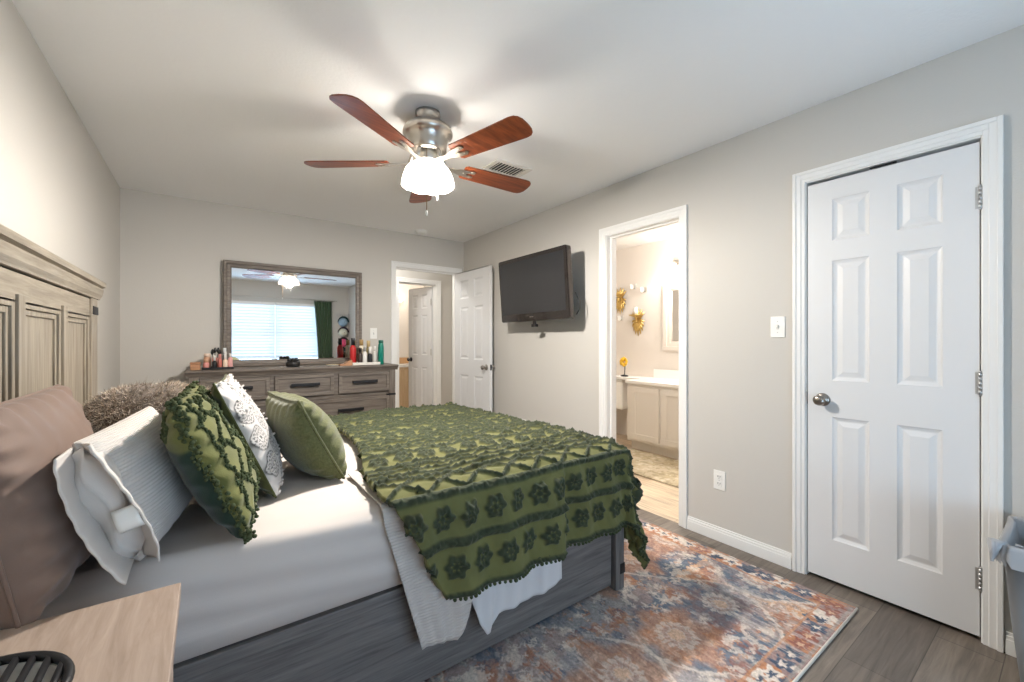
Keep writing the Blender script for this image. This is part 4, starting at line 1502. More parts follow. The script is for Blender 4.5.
part(fr_, 'frame', M['greyX'], mr)
part(B().box(mx0 + fw - 0.008, mx1 - fw + 0.008, my + 0.023, my + 0.03, mz0 + fw - 0.008, mz1 - fw + 0.008), 'glass', M['mirror'], mr)
part(B().box(mx0 + 0.01, mx1 - 0.01, my + 0.032, my + 0.044, mz0 + 0.01, mz1 - 0.01), 'backing', M['greyX'], mr)

# ---- things on the dresser
def bottle(name, label, x, y, r, h, col, cap_col, neck=0.35, cap_h=0.28, rough=0.3, group=None, body_m=None, pump=False, cat='bottle'):
    z = DTOP + 0.001 if not isinstance(y, tuple) else y[1]
    if isinstance(y, tuple):
        y = y[0]
    t_ = thing(name, label, cat, (x, y, z), group)
    bh = h * (1 - cap_h)
    m1 = body_m or mat(name + '_body', col, rough)
    m2 = mat(name + '_cap', cap_col, 0.35)
    part(B().lathe([(0, z), (r * 0.94, z), (r, z + 0.003), (r, z + bh * 0.78), (r * 0.92, z + bh * 0.88), (r * (neck + 0.12), z + bh * 0.97), (r * neck, z + bh), (0, z + bh)], (x, y, 0), 18), 'body', m1, t_)
    cr_ = r * max(neck + 0.12, 0.5)
    part(B().lathe([(0, z + bh), (cr_, z + bh + 0.0005), (cr_, z + h - 0.003), (cr_ * 0.9, z + h), (0, z + h)], (x, y, 0), 16), 'cap', m2, t_)
    return t_

tr = thing('vanity_tray', 'thin dark tray of make-up at the left end of the dresser', 'tray', (0.055, 4.2, DTOP + 0.001))
part(B().box(-0.045, 0.165, 4.11, 4.29, DTOP + 0.001, DTOP + 0.008, 0.002), 'base', M['black_plastic'], tr)
b = B()
for (x0, x1, y0, y1) in ((-0.045, 0.165, 4.11, 4.114), (-0.045, 0.165, 4.286, 4.29), (-0.045, -0.041, 4.114, 4.286), (0.161, 0.165, 4.114, 4.286)):
    b.box(x0, x1, y0, y1, DTOP + 0.007, DTOP + 0.02, 0.001)
part(b, 'rim', M['black_plastic'], tr)
zt = DTOP + 0.009
pink, rose, white_, blk, skin = srgb(222, 150, 140), srgb(196, 112, 100), srgb(236, 232, 226), (0.012, 0.012, 0.014), srgb(205, 160, 130)
bottle('nail_polish', 'squat dusky pink jar at the left of the make-up tray', -0.018, (4.15, zt), 0.02, 0.075, pink, skin, 0.6, 0.35)
bottle('lotion_bottle', 'black bottle with white pump top on the make-up tray', 0.035, (4.145, zt), 0.017, 0.105, blk, white_, 0.4, 0.4)
bottle('foundation_bottle', 'slim rose bottle in the middle of the make-up tray', 0.072, (4.15, zt), 0.014, 0.115, rose, pink, 0.6, 0.3)
bottle('toner_bottle', 'cream bottle with tall white cap on the make-up tray', 0.108, (4.145, zt), 0.017, 0.135, srgb(240, 214, 190), white_, 0.4, 0.45)
bottle('perfume_bottle', 'clear pink glass bottle at the mirror end of the make-up tray', 0.143, (4.15, zt), 0.016, 0.12, srgb(230, 170, 165), white_, 0.5, 0.25)
bottle('powder_jar', 'tan jar with pale lid at the back of the make-up tray', -0.012, (4.225, zt), 0.025, 0.12, skin, srgb(226, 200, 180), 0.8, 0.25, cat='jar')
bottle('spray_bottle', 'tall clear-capped bottle at the back of the make-up tray', 0.105, (4.235, zt), 0.018, 0.165, srgb(120, 120, 118), srgb(214, 216, 216), 0.6, 0.35)
# brush cup
bc = thing('brush_cup', 'pink cup of black make-up brushes at the back of the make-up tray', 'cup', (0.045, 4.235, zt))
part(B().lathe([(0, zt), (0.022, zt), (0.026, zt + 0.085), (0.023, zt + 0.085), (0.02, zt + 0.004), (0, zt + 0.004)], (0.045, 4.235, 0), 20), 'cup', mat('pink_cup', pink, 0.3), bc)
for k in range(7):
    a = 2 * PI * k / 7
    bx_, by_ = 0.045 + 0.012 * math.cos(a), 4.235 + 0.012 * math.sin(a)
    tx, ty = 0.045 + 0.026 * math.cos(a), 4.235 + 0.024 * math.sin(a)
    hz = zt + 0.135 + 0.02 * ((k * 3) % 4) / 3
    part(B().tube([(bx_, by_, zt + 0.01), (tx, ty, hz - 0.02)], 0.003, 6).tube([(tx, ty, hz - 0.025), (tx, ty, hz - 0.008), (tx + 0.002, ty, hz + 0.014)], [0.006, 0.012, 0.004], 8), 'brush', M['black_plastic'], bc)
# small wooden box at the left end
wb = thing('wooden_box', 'small tan wooden box at the far left end of the dresser', 'box', (-0.088, 4.17, DTOP + 0.001))
tan = wood('tan_box_wood', srgb(150, 104, 74), srgb(198, 150, 112), 'X', 10, 12)
part(B().box(-0.12, -0.056, 4.12, 4.22, DTOP + 0.001, DTOP + 0.046, 0.003), 'body', tan, wb)
part(B().box(-0.122, -0.054, 4.118, 4.222, DTOP + 0.047, DTOP + 0.062, 0.003), 'lid', tan, wb)
# black lidded dish in front of the mirror
bk = thing('black_dish', 'low black round dish with a knobbed cluster on top, in front of the mirror', 'dish', (0.61, 4.18, DTOP + 0.001))
zz = DTOP + 0.001
part(B().lathe([(0, zz), (0.05, zz), (0.058, zz + 0.012), (0.06, zz + 0.035), (0.054, zz + 0.048), (0, zz + 0.05)], (0.61, 4.18, 0), 26), 'bowl', M['black_plastic'], bk)
for (ox, oy, r_) in ((-0.028, 0, 0.02), (0.026, 0.005, 0.021), (0.0, -0.012, 0.018), (0.0, 0.02, 0.019)):
    part(B().sphere((0.61 + ox, 4.18 + oy, zz + 0.060), r_, 12, 8), 'knob', M['black_plastic'], bk)
# right end: cream tray, wooden stand, bottles
zt2 = DTOP + 0.001
t2 = thing('cream_tray', 'long cream tray carrying bottles at the right end of the dresser', 'tray', (1.24, 4.15, zt2))
part(B().box(1.10, 1.36, 4.07, 4.27, zt2, zt2 + 0.010, 0.003), 'base', M['cream_cab'], t2)
b = B()
for (x0, x1, y0, y1) in ((1.10, 1.36, 4.07, 4.077), (1.10, 1.36, 4.263, 4.27), (1.10, 1.107, 4.077, 4.263), (1.353, 1.36, 4.077, 4.263)):
    b.box(x0, x1, y0, y1, zt2 + 0.009, zt2 + 0.026, 0.002)
part(b, 'rim', M['cream_cab'], t2)
zb_ = zt2 + 0.011
bottle('red_bottle', 'red bottle with black top beside the mirror frame', 1.135, (4.20, zb_), 0.030, 0.25, srgb(190, 44, 44), blk, 0.5, 0.28)
bottle('dark_bottle', 'dark brown bottle just right of the red one', 1.185, (4.13, zb_), 0.022, 0.155, srgb(60, 48, 44), srgb(40, 36, 34), 0.5, 0.3)
bottle('white_bottle', 'white bottle with silver cap in the bottle row', 1.225, (4.12, zb_), 0.022, 0.16, srgb(230, 226, 220), srgb(160, 158, 154), 0.5, 0.25)
bottle('cream_bottle', 'cream bottle with gold cap behind the white one', 1.215, (4.20, zb_), 0.026, 0.235, srgb(222, 210, 186), srgb(170, 140, 90), 0.6, 0.25)
bottle('olive_bottle', 'olive bottle with tan cap behind the black bottle', 1.285, (4.205, zb_), 0.028, 0.225, srgb(146, 134, 92), srgb(196, 170, 120), 0.5, 0.3)
bottle('black_bottle', 'short black bottle with white cap near the teal bottle', 1.275, (4.12, zb_), 0.022, 0.165, srgb(34, 34, 36), white_, 0.5, 0.4)
bottle('clear_bottle', 'pale bottle with white cap squeezed beside the teal bottle', 1.325, (4.135, zb_), 0.020, 0.17, srgb(206, 204, 196), white_, 0.5, 0.3)
bottle('teal_bottle', 'tall teal green bottle at the right end of the bottle row', 1.392, 4.15, 0.028, 0.24, srgb(8, 122, 104), srgb(10, 96, 84), 0.7, 0.12)
ws = thing('wooden_stand', 'small tan wooden wedge in front of the mirror corner', 'stand', (1.05, 4.10, zt2))
b = B().prism([(0.985, zt2), (1.095, zt2), (1.095, zt2 + 0.05), (1.06, zt2 + 0.045), (1.03, zt2 + 0.018), (0.985, zt2 + 0.012)], 'Y', 4.07, 4.14)
part(b, 'wedge', tan, ws)
part(B().cyl((1.075, 4.105, zt2 + 0.044), (1.075, 4.105, zt2 + 0.062), 0.016, seg=16), 'peg', mat('dark_peg', srgb(84, 62, 46), 0.5), ws)
pt = thing('ring_dish', 'flat cream dish left of the wooden wedge', 'dish', (0.93, 4.11, zt2))
part(B().lathe([(0, zt2), (0.04, zt2), (0.06, zt2 + 0.012), (0.057, zt2 + 0.014), (0.038, zt2 + 0.005), (0, zt2 + 0.005)], (0.93, 4.11, 0), 26), 'dish', M['cream_cab'], pt)
part(B().lathe([(0.052, zt2 + 0.0105), (0.0605, zt2 + 0.0125), (0.0595, zt2 + 0.016), (0.056, zt2 + 0.0155)], (0.93, 4.11, 0), 26), 'rim', M['gold'], pt)

# ================================================================== TV
tv = thing('television', 'black flat television mounted on the right wall, tilted down, switched off', 'television', (2.40, 2.885, 1.40))
tvY0, tvY1, tvZ0, tvZ1 = 2.405, 3.365, 1.405, 1.99
def tvp(y, z, d):
    """front plane leans: top 42 mm further into the room; d = depth behind the front face"""
    f = (z - tvZ0) / (tvZ1 - tvZ0)
    return (2.318 - 0.042 * f + d, y, z)
def tv_round(y0, y1, z0, z1, d0, d1, r, seg=6):
    o_ = []
    for (cy_, cz_, a0) in ((y1 - r, z1 - r, 0), (y0 + r, z1 - r, 90), (y0 + r, z0 + r, 180), (y1 - r, z0 + r, 270)):
        for k in range(seg + 1):
            a = math.radians(a0 + 90 * k / seg)
            o_.append((cy_ + r * math.cos(a), cz_ + r * math.sin(a)))
    n_ = len(o_)
    V_ = [tvp(y, z, d0) for y, z in o_] + [tvp(y, z, d1) for y, z in o_]
    F_ = [tuple(range(n_)), tuple(range(2 * n_ - 1, n_ - 1, -1))] + [(i, (i + 1) % n_, n_ + (i + 1) % n_, n_ + i) for i in range(n_)]
    return V_, F_
b = B()
b.add(*tv_round(tvY0, tvY1, tvZ0, tvZ1, 0.004, 0.045, 0.022))
b.add(*tv_round(tvY0 + 0.012, tvY1 - 0.012, tvZ0 + 0.012, tvZ1 - 0.012, 0.0, 0.01, 0.015))
b.add(*tv_round(tvY0 + 0.06, tvY1 - 0.06, tvZ0 + 0.05, tvZ1 - 0.05, 0.04, 0.085, 0.03))
part(b, 'housing', M['tv'], tv)
b = B()
b.add([tvp(y, z, d) for d in (-0.0015, 0.002) for (y, z) in ((tvY0 + 0.04, tvZ0 + 0.07), (tvY1 - 0.03, tvZ0 + 0.07), (tvY1 - 0.03, tvZ1 - 0.035), (tvY0 + 0.04, tvZ1 - 0.035))], [(0, 1, 2, 3), (7, 6, 5, 4), (0, 4, 5, 1), (1, 5, 6, 2), (2, 6, 7, 3), (3, 7, 4, 0)])
part(b, 'screen', M['screen'], tv)
b = B()
yc = 2.90
for k in range(5):
    y = yc + 0.024 - k * 0.012
    z = tvZ0 + 0.037
    hh = 0.009
    q = [(y, z - hh / 2), (y - 0.008, z - hh / 2), (y - 0.008, z + hh / 2), (y, z + hh / 2)] if k % 2 else [(y, z - hh / 2), (y - 0.003, z - hh / 2), (y - 0.008, z + hh / 2), (y - 0.004, z + hh / 2)]
    b.add([tvp(a, c, -0.0006) for a, c in q], [(0, 1, 2, 3)])
part(b, 'badge', M['nickel'], tv, label='small silver badge on the lower bezel')
b = B()
b.box(2.50, XR - 0.001, 2.74, 3.03, 1.55, 1.85, 0.003)
for y in (2.80, 2.97):
    b.box(2.39, 2.51, y - 0.015, y + 0.015, 1.56, 1.84, 0.003)
part(b, 'wall_mount', M['black_metal'], tv)
b = B()
b.box(2.345, 2.365, 2.885, 2.915, 1.375, 1.42, 0.003)
b.box(2.335, 2.37, 2.865, 2.925, 1.352, 1.378, 0.005)
part(b, 'sensor_puck', M['black_plastic'], tv)
b = B().tube([(2.40, 2.43, 1.62), (2.41, 2.40, 1.55), (2.41, 2.397, 1.48), (2.40, 2.42, 1.44)], 0.005, 8)
part(b, 'cable', M['black_plastic'], tv)

# ================================================================== WALL PLATES
def plate(name, label, cat, plane, face, u, z, kind):
    """plate on the right wall (plane X, facing -x) or the back wall (plane Y, facing -y)"""
    t_ = thing(name, label, cat, (face, u, z) if plane == 'X' else (u, face, z))
    def bx(b_, u0, u1, d0, d1, z0, z1, bev=0.0):
        if plane == 'X':
            b_.box(face - d1, face - d0, u0, u1, z0, z1, bev)
        else:
            b_.box(u0, u1, face - d1, face - d0, z0, z1, bev)
        return b_
    part(bx(B(), u - 0.036, u + 0.036, 0, 0.006, z - 0.058, z + 0.058, 0.002), 'plate', M['white_plastic'], t_)
    if kind == 'switch':
        part(bx(B(), u - 0.006, u + 0.006, 0.005, 0.008, z - 0.013, z + 0.013, 0.001), 'toggle_slot', M['hinge'], t_)
        part(bx(B(), u - 0.004, u + 0.004, 0.006, 0.017, z, z + 0.010, 0.001), 'toggle', M['white_plastic'], t_)
    else:
        for q in (-0.021, 0.021):
            so = part(bx(B(), u - 0.017, u + 0.017, 0.005, 0.0085, z + q - 0.015, z + q + 0.015, 0.003), 'socket', M['white_plastic'], t_)
            sl_ = B()
            bx(sl_, u - 0.008, u - 0.005, 0.0083, 0.0089, z + q - 0.002, z + q + 0.008)
            bx(sl_, u + 0.005, u + 0.008, 0.0083, 0.0089, z + q - 0.002, z + q + 0.008)
            bx(sl_, u - 0.002, u + 0.002, 0.0083, 0.0089, z + q - 0.010, z + q - 0.006)
            part(sl_, 'slots', M['hole_shade'], so)
    for q in (-0.03, 0.03) if kind == 'switch' else (0.0,):
        if plane == 'X':
            part(B().cyl((face - 0.0055, u, z + q), (face - 0.0072, u, z + q), 0.003, seg=10), 'screw', M['hinge'], t_)
        else:
            part(B().cyl((u, face - 0.0055, z + q), (u, face - 0.0072, z + q), 0.003, seg=10), 'screw', M['hinge'], t_)
    return t_
plate('light_switch', 'white light switch on the right wall beside the closed closet door', 'light switch', 'X', XR, 0.998, 1.301, 'switch')
plate('wall_outlet', 'white double outlet low on the wall between bathroom and closet', 'outlet', 'X', XR, 1.322, 0.372, 'outlet')
plate('wall_outlet', 'white outlet with black plugs on the wall beyond the bed', 'outlet', 'X', XR, 3.285, 0.392, 'outlet')
plate('light_switch', 'white switch plate on the back wall above the dresser bottles', 'light switch', 'Y', YB, 1.428, 1.31, 'switch')
for k, (q, lab) in enumerate(((0.021, 'upper black plug in the outlet beyond the bed'), (-0.021, 'lower black plug with cord in the outlet beyond the bed'))):
    pg = thing('power_plug', lab, 'plug', (XR - 0.03, 3.285, 0.392 + q))
    part(B().box(XR - 0.048, XR - 0.0095, 3.268, 3.302, 0.392 + q - 0.013, 0.392 + q + 0.013, 0.004), 'plug_body', M['black_plastic'], pg)
    pts = [(XR - 0.046, 3.285, 0.392 + q), (XR - 0.062, 3.285, 0.385 + q), (XR - 0.060, 3.285 + (0.02 - 0.05 * k), 0.36 + q), (XR - 0.03, 3.33 - 0.10 * k, 0.1), (XR - 0.04, 3.34 - 0.12 * k, 0.006)]
    part(B().tube(pts, 0.003, 7), 'cord', M['black_plastic'], pg)

# ================================================================== RUG
RX0, RX1, RY0, RY1 = -0.02, 2.385, 0.615, 3.05
def rug_colours(X, Y):
    cream, orange, rust = np.array(srgb(206, 192, 178)), np.array(srgb(186, 122, 72)), np.array(srgb(146, 82, 66))
    lilac, grey, navy, blue = np.array(srgb(146, 134, 134)), np.array(srgb(156, 148, 142)), np.array(srgb(62, 80, 104)), np.array(srgb(108, 122, 138))
    teal, peach = np.array(srgb(128, 140, 138)), np.array(srgb(204, 160, 122))
    # frayed pile: fine jitter plus a slow warp so that nothing is ruled
    jx, jy = 0.012 * (vn(X * 130, Y * 60, 91) - 0.5), 0.022 * (vn(X * 130, Y * 40, 92) - 0.5)
    xw = X + 0.03 * (fbm(X * 7, Y * 7, 1) - 0.5) + jx
    yw = Y + 0.03 * (fbm(X * 7, Y * 7, 2) - 0.5) + jy
    def mixc(C, D, m):
        m = np.clip(m, 0, 1)
        m = m[..., None] if m.ndim == 2 else m
        return C * (1 - m) + D * m
    ca, cb = 0.70, 1.04
    u = (xw - RX1 + 0.12) / ca
    v = (yw - RY0 - 0.12) / cb
    w1 = np.sin(2 * PI * v) * 0.25
    i1 = np.floor(u + w1)
    i2 = np.floor(u - w1 + 0.5)
    d1 = np.abs(u + w1 - np.round(u + w1)) * ca
    d2 = np.abs(u - w1 + 0.5 - np.round(u - w1 + 0.5)) * ca
    k = cellr(i1 + 31, i2 * 3 + np.floor(v * 2) + 17, 2)[..., None]
    # ground: lilac-grey with orange, blue and cream drifts
    big = fbm(xw * 2.3 + 3, yw * 2.3, 44)[..., None]
    C = np.where(k < 0.3, orange, np.where(k < 0.55, lilac, np.where(k < 0.68, blue * 0.5 + navy * 0.5, np.where(k < 0.85, grey, peach))))
    left = sstep(1.75, 1.25, X)[..., None]          # the field turns bluer along the bed
    C = C * (1 - 0.55 * left) + (blue * 0.6 + grey * 0.4) * 0.55 * left
    m2 = fbm(xw * 9, yw * 9, 5)
    C = mixc(C, lilac * 0.8 + orange * 0.2, sstep(0.5, 0.6, m2) * 0.8)
    m3 = fbm(xw * 15, yw * 15, 6)
    C = mixc(C, np.where(big > 0.5, rust * 0.5 + orange * 0.5, navy * 0.5 + blue * 0.5), sstep(0.56, 0.64, m3) * 0.8)
    m4 = fbm(xw * 19, yw * 19, 7)
    C = mixc(C, cream, sstep(0.60, 0.68, m4) * 0.7)
    # flower heads and leaves on jittered grids
    for (sc_, rad, sd, thr, cset) in ((0.14, 0.052, 3, 0.35, (rust, cream, navy, orange)), (0.085, 0.03, 9, 0.3, (cream, navy, rust, peach)), (0.05, 0.018, 23, 0.4, (orange, teal, cream, navy))):
        gi, gj = np.floor(xw / sc_), np.floor(yw / sc_)
        cx_ = (gi + 0.35 + 0.3 * cellr(gi, gj, sd)) * sc_
        cy_ = (gj + 0.35 + 0.3 * cellr(gi, gj, sd + 1)) * sc_
        r = np.hypot(xw - cx_, yw - cy_)
        th = np.arctan2(yw - cy_, xw - cx_)
        pick = cellr(gi, gj, sd + 2)
        lob = rad * (0.68 + 0.32 * np.cos(th * 5 + 6 * pick))
        on = cellr(gi, gj, sd + 3) > thr
        pk = pick[..., None]
        fc_ = np.where(pk < 0.3, cset[0], np.where(pk < 0.55, cset[1], np.where(pk < 0.78, cset[2], cset[3])))
        C = mixc(C, fc_, sstep(1.05, 0.8, r / lob) * on * 0.62)
        C = mixc(C, cream, sstep(0.35, 0.2, r / rad) * on * 0.6)
    # large rosettes on the lattice centres
    for du, dv in ((0.5, 0.25), (0.0, 0.75), (0.5, 0.75), (0.0, 0.25)):
        cu = np.round(u - du) + du
        cv = np.round(v - dv) + dv
        x_, y_ = (u - cu) * ca, (v - cv) * cb
        r = np.hypot(x_, y_)
        th = np.arctan2(y_, x_)
        sel = cellr(np.round(cu * 2), np.round(cv * 4), 6)
        rc = np.where((sel < 0.6)[..., None], orange, navy * 0.6 + blue * 0.4)
        rim = sstep(0.20, 0.13, r + 0.05 * (m2 - 0.5) + 0.03 * np.cos(th * 6))
        C = mixc(C, rc, rim * 0.62)
        R1 = 0.085
        pet = np.abs(np.cos(th * 7))
        mk = sstep(R1 + 0.006, R1 - 0.006, r + 0.02 * (1 - pet)) * (0.4 + 0.6 * (pet > 0.35))
        C = mixc(C, cream, mk * 0.62)
        C = mixc(C, peach, sstep(0.034, 0.026, r) * 0.7)
        C = mixc(C, rust, sstep(0.010, 0.006, np.abs(r - 0.045)) * 0.4)
    # pale ogee outlines, worn away in places
    gaps = 0.35 + 0.65 * sstep(0.35, 0.55, fbm(xw * 6, yw * 6, 88))
    for d in (d1, d2):
        C = mixc(C, cream * 0.97, sstep(0.014, 0.007, d) * 0.75 * gaps)
        C = mixc(C, grey * 0.75, sstep(0.024, 0.019, d) * sstep(0.012, 0.016, d) * 0.45)
    # border: irregular rust, orange and navy motifs between two guard lines
    ex = np.minimum(X - RX0, RX1 - X)
    ey = np.minimum(Y - RY0, RY1 - Y)
    e = np.minimum(ex, ey) + 0.3 * jx
    along = np.where(ex < ey, Y, X) + jy
    cell = np.floor(along / 0.085)
    ph = (along / 0.085 - cell - 0.5) * 0.085
    rr = np.hypot(ph, (e - 0.058) * 1.1) * (1 + 0.35 * np.cos(5 * np.arctan2(e - 0.058, ph)))
    pk = cellr(cell, cell * 3 + 1, 12)[..., None]
    Bc = mixc(np.where(pk > 0.5, orange * 0.8 + rust * 0.2, lilac * 0.6 + rust * 0.4) * np.ones_like(C), cream, sstep(0.56, 0.66, m3))
    Bc = mixc(Bc, np.where(pk < 0.35, navy, np.where(pk < 0.7, rust, cream)), sstep(0.040, 0.030, rr))
    Bc = mixc(Bc, np.where(pk < 0.35, cream, np.where(pk < 0.7, peach, navy)), sstep(0.016, 0.011, rr))
    Bc = mixc(Bc, navy * 0.8, sstep(0.62, 0.7, m4))
    C = mixc(C, Bc, sstep(0.108, 0.102, e))
    C = mixc(C, orange, sstep(0.007, 0.003, np.abs(e - 0.110)) * 0.8)
    C = mixc(C, grey * 0.85, sstep(0.008, 0.004, np.abs(e - 0.014)) * 0.7)
    # worn streaks along y, pile speckle
    st = fbm(X * 70, Y * 5, 20)
    st2 = vn(X * 170, Y * 12, 22)
    worn = sstep(0.42, 0.68, fbm(X * 3, Y * 3, 24))
    wv = np.clip((st - 0.48) * 2.6, 0, 1) * 0.55 * (0.45 + 0.55 * worn) + (st2 > 0.80) * 0.4 * worn
    C = mixc(C, cream * 0.98, wv * 0.85)
    C = mixc(C, lilac * 0.75, np.clip((0.42 - st) * 2.2, 0, 1) * 0.5)
    sp = vn(X * 230, Y * 230, 30)[..., None]
    sp2 = vn(X * 100, Y * 100, 31)[..., None]
    C = mixc(C, C.mean(-1, keepdims=True) * np.array([1.03, 0.99, 0.97]), np.full(X.shape, 0.22))
    return C * (0.74 + 0.48 * sp + 0.32 * sp2)

gx_ = np.concatenate([np.linspace(RX0, 0.6, 40), np.linspace(0.6, RX1, 520)[1:]])
gy_ = np.concatenate([np.linspace(RY0, 1.75, 380), np.linspace(1.75, RY1, 171)[1:]])
Xr, Yr = np.meshgrid(gx_, gy_, indexing='ij')
Zr = 0.008 + 0.0012 * vn(Xr * 90, Yr * 90, 60) + 0.0015 * fbm(Xr * 5, Yr * 5, 61)
rugroot = thing('area_rug', 'worn oriental rug in orange, blue and cream under the bed', 'rug', (1.2, 1.8, 0))
ro = part(B().grid(np.stack([Xr, Yr, Zr], -1)), 'pile', M['rug'], rugroot, recalc=False)
set_col(ro, rug_colours(Xr, Yr).reshape(-1, 3))
part(B().box(RX0, RX1, RY0, RY1, 0.0005, 0.0075), 'backing', M['cream_cab'], rugroot)
b = B().tube([(RX0, RY0 - 0.002, 0.006), (RX1, RY0 - 0.002, 0.006)], 0.0055, 8)
part(b, 'edge_binding', M['cream_cab'], rugroot)

# ================================================================== TRASH CAN
tc_ = thing('trash_can', 'tall grey plastic bin with white liner standing beside the closet door', 'trash can', (2.28, 0.02, 0))
def rrect(x0, x1, y0, y1, r, z, seg=6):
    o_ = []
    for (cx_, cy_, a0) in ((x1 - r, y1 - r, 0), (x0 + r, y1 - r, 90), (x0 + r, y0 + r, 180), (x1 - r, y0 + r, 270)):
        for k in range(seg + 1):
            a = math.radians(a0 + 90 * k / seg)
            o_.append((cx_ + r * math.cos(a), cy_ + r * math.sin(a), z))
    return o_
def rings_mesh(rings, close=True):
    P = np.array(rings)
    return B().grid(P, close_v=True)
cx0, cx1, cy0, cy1, cz = 2.095, 2.465, -0.145, 0.165, 0.555
rg = []
for (z, ins, r) in ((0.0, 0.052, 0.03), (0.004, 0.045, 0.03), (0.30, 0.018, 0.035), (cz - 0.03, 0.002, 0.035), (cz - 0.028, -0.004, 0.036), (cz, -0.005, 0.036), (cz, 0.001, 0.034), (cz - 0.03, 0.008, 0.033), (0.02, 0.055, 0.028), (0.019, 0.15, 0.005)):
    rg.append(rrect(cx0 + ins, cx1 - ins, cy0 + ins, cy1 - ins, r, z))
b = rings_mesh(rg)
n_ = len(rg[0])
b.F.append(tuple(reversed(range(n_))))
b.F.append(tuple(len(b.V) - n_ + k for k in range(n_)))
b.S += [False, False]
part(b, 'bin_body', M['can'], tc_)
# liner folded over the rim, frilled, lining the inside
rg = []
for q, (z, ins) in enumerate(((cz - 0.055, -0.013), (cz - 0.03, -0.012), (cz - 0.008, -0.011), (cz + 0.004, -0.008), (cz + 0.006, 0.0), (cz - 0.004, 0.010), (cz - 0.05, 0.016), (cz - 0.14, 0.03), (cz - 0.24, 0.05))):
    r0_ = rrect(cx0 + ins, cx1 - ins, cy0 + ins, cy1 - ins, 0.034, z, 12)
    out_ = []
    m_ = len(r0_)
    for k, (x, y, zz_) in enumerate(r0_):
        fr2 = 0.006 * math.sin(k * 1.9) + 0.004 * math.sin(k * 3.7 + q)
        out_.append((x + (fr2 if q in (0, 1, 6, 7) else fr2 * 0.4) * (1 if q > 4 else -1) * 0.5, y + fr2 * 0.4, zz_ + fr2 * (1.6 if q == 0 else 0.6)))
    rg.append(out_)
lo_ = part(rings_mesh(rg), 'liner', M['bag'], tc_)
# bunched knot of liner at the corner nearest the door
b = B()
for k in range(7):
    a = k * 0.9
    b.tube([(cx0 + 0.02, cy1 - 0.01, cz + 0.004), (cx0 - 0.012 + 0.012 * math.cos(a), cy1 + 0.012 + 0.010 * math.sin(a), cz + 0.012), (cx0 - 0.014 + 0.016 * math.cos(a + 1), cy1 + 0.016, cz - 0.03 - 0.01 * (k % 3))], [0.006, 0.009, 0.004], 7)
b.tube([(cx0 + 0.03, cy1 - 0.03, cz + 0.004), (cx0 + 0.05, cy1 - 0.05, cz - 0.005), (cx0 + 0.06, cy1 - 0.055, cz - 0.08)], 0.004, 7)
part(b, 'tied_corner', M['bag'], tc_)
b = B()
rs2 = np.random.RandomState(4)
G = np.zeros((20, 20, 3))
for i in range(20):
    for j in range(20):
        u, v = i / 19, j / 19
        G[i, j] = (cx0 + 0.06 + u * (cx1 - cx0 - 0.12), cy0 + 0.06 + v * (cy1 - cy0 - 0.12), cz - 0.055 + 0.05 * fbm(u * 4, v * 4, 3) - 0.05 * max(abs(2 * u - 1), abs(2 * v - 1)) ** 3)
tr_ = solo(B().grid(G), 'dark_cloth', mat('dark_navy_cloth', srgb(38, 38, 52), 0.9), 'crumpled dark cloth lying inside the grey bin', 'cloth', (2.28, 0.02, cz - 0.16))
solidify(tr_, 0.01, 0)

# ================================================================== BATHROOM THINGS
vn_ = thing('bathroom_vanity', 'cream bathroom vanity cabinet with white counter beyond the doorway', 'vanity', (4.1, 2.2, 0))
vx0, vx1, vy0, vy1 = 3.875, BXW - 0.006, 1.10, 3.09
part(B().box(vx0, vx1, vy0, vy1, 0.10, 0.748, 0.002), 'cabinet', M['cream_cab'], vn_)
part(B().box(vx0 + 0.06, vx1, vy0 + 0.01, vy1 - 0.015, 0.0, 0.10), 'toe_kick', M['cream_cab'], vn_)
ct = B().box(vx0 - 0.025, vx1, vy0 - 0.01, vy1 + 0.012, 0.748, 0.782, 0.004)
ct.box(vx1 - 0.24, vx1, vy1 + 0.012, 3.62, 0.748, 0.782, 0.004)
part(ct, 'counter', M['counter'], vn_)
part(B().box(vx1 - 0.02, vx1, vy0 - 0.01, vy1 + 0.012, 0.782, 0.885, 0.003), 'backsplash', M['counter'], vn_)
for (y0, y1) in ((2.665, 3.025), (2.265, 2.625), (1.86, 2.22)):
    db = B().box(vx0 - 0.018, vx0, y0, y1, 0.135, 0.715, 0.002)
    for (ya, yb2, za, zb) in ((y0, y1, 0.655, 0.715), (y0, y1, 0.135, 0.195), (y0, y0 + 0.06, 0.195, 0.655), (y1 - 0.06, y1, 0.195, 0.655)):
        db.box(vx0 - 0.025, vx0 - 0.016, ya, yb2, za, zb, 0.002)
    part(db, 'cabinet_door', M['cream_cab'], vn_)
# mirror on the bathroom wall
bm_ = thing('bathroom_mirror', 'white framed mirror above the bathroom vanity', 'mirror', (BXW - 0.02, 2.62, 1.12))
fb2 = B()
for (i0, i1, th) in ((0, 0.045, 0.034), (0.045, 0.085, 0.024), (0.085, 0.105, 0.014)):
    y0, y1, z0, z1 = 2.28, 2.965, 1.12, 1.925
    for (ya, yb2, za, zb) in ((y0 + i0, y1 - i0, z1 - i1, z1 - i0), (y0 + i0, y1 - i0, z0 + i0, z0 + i1), (y0 + i0, y0 + i1, z0 + i1, z1 - i1), (y1 - i1, y1 - i0, z0 + i1, z1 - i1)):
        fb2.box(BXW - th - 0.001, BXW - 0.001, ya, yb2, za, zb, 0.002)
part(fb2, 'frame', mat('bath_mirror_frame', srgb(222, 214, 204), 0.4), bm_)
part(B().box(BXW - 0.008, BXW - 0.004, 2.37, 2.875, 1.21, 1.835), 'glass', M['mirror'], bm_)
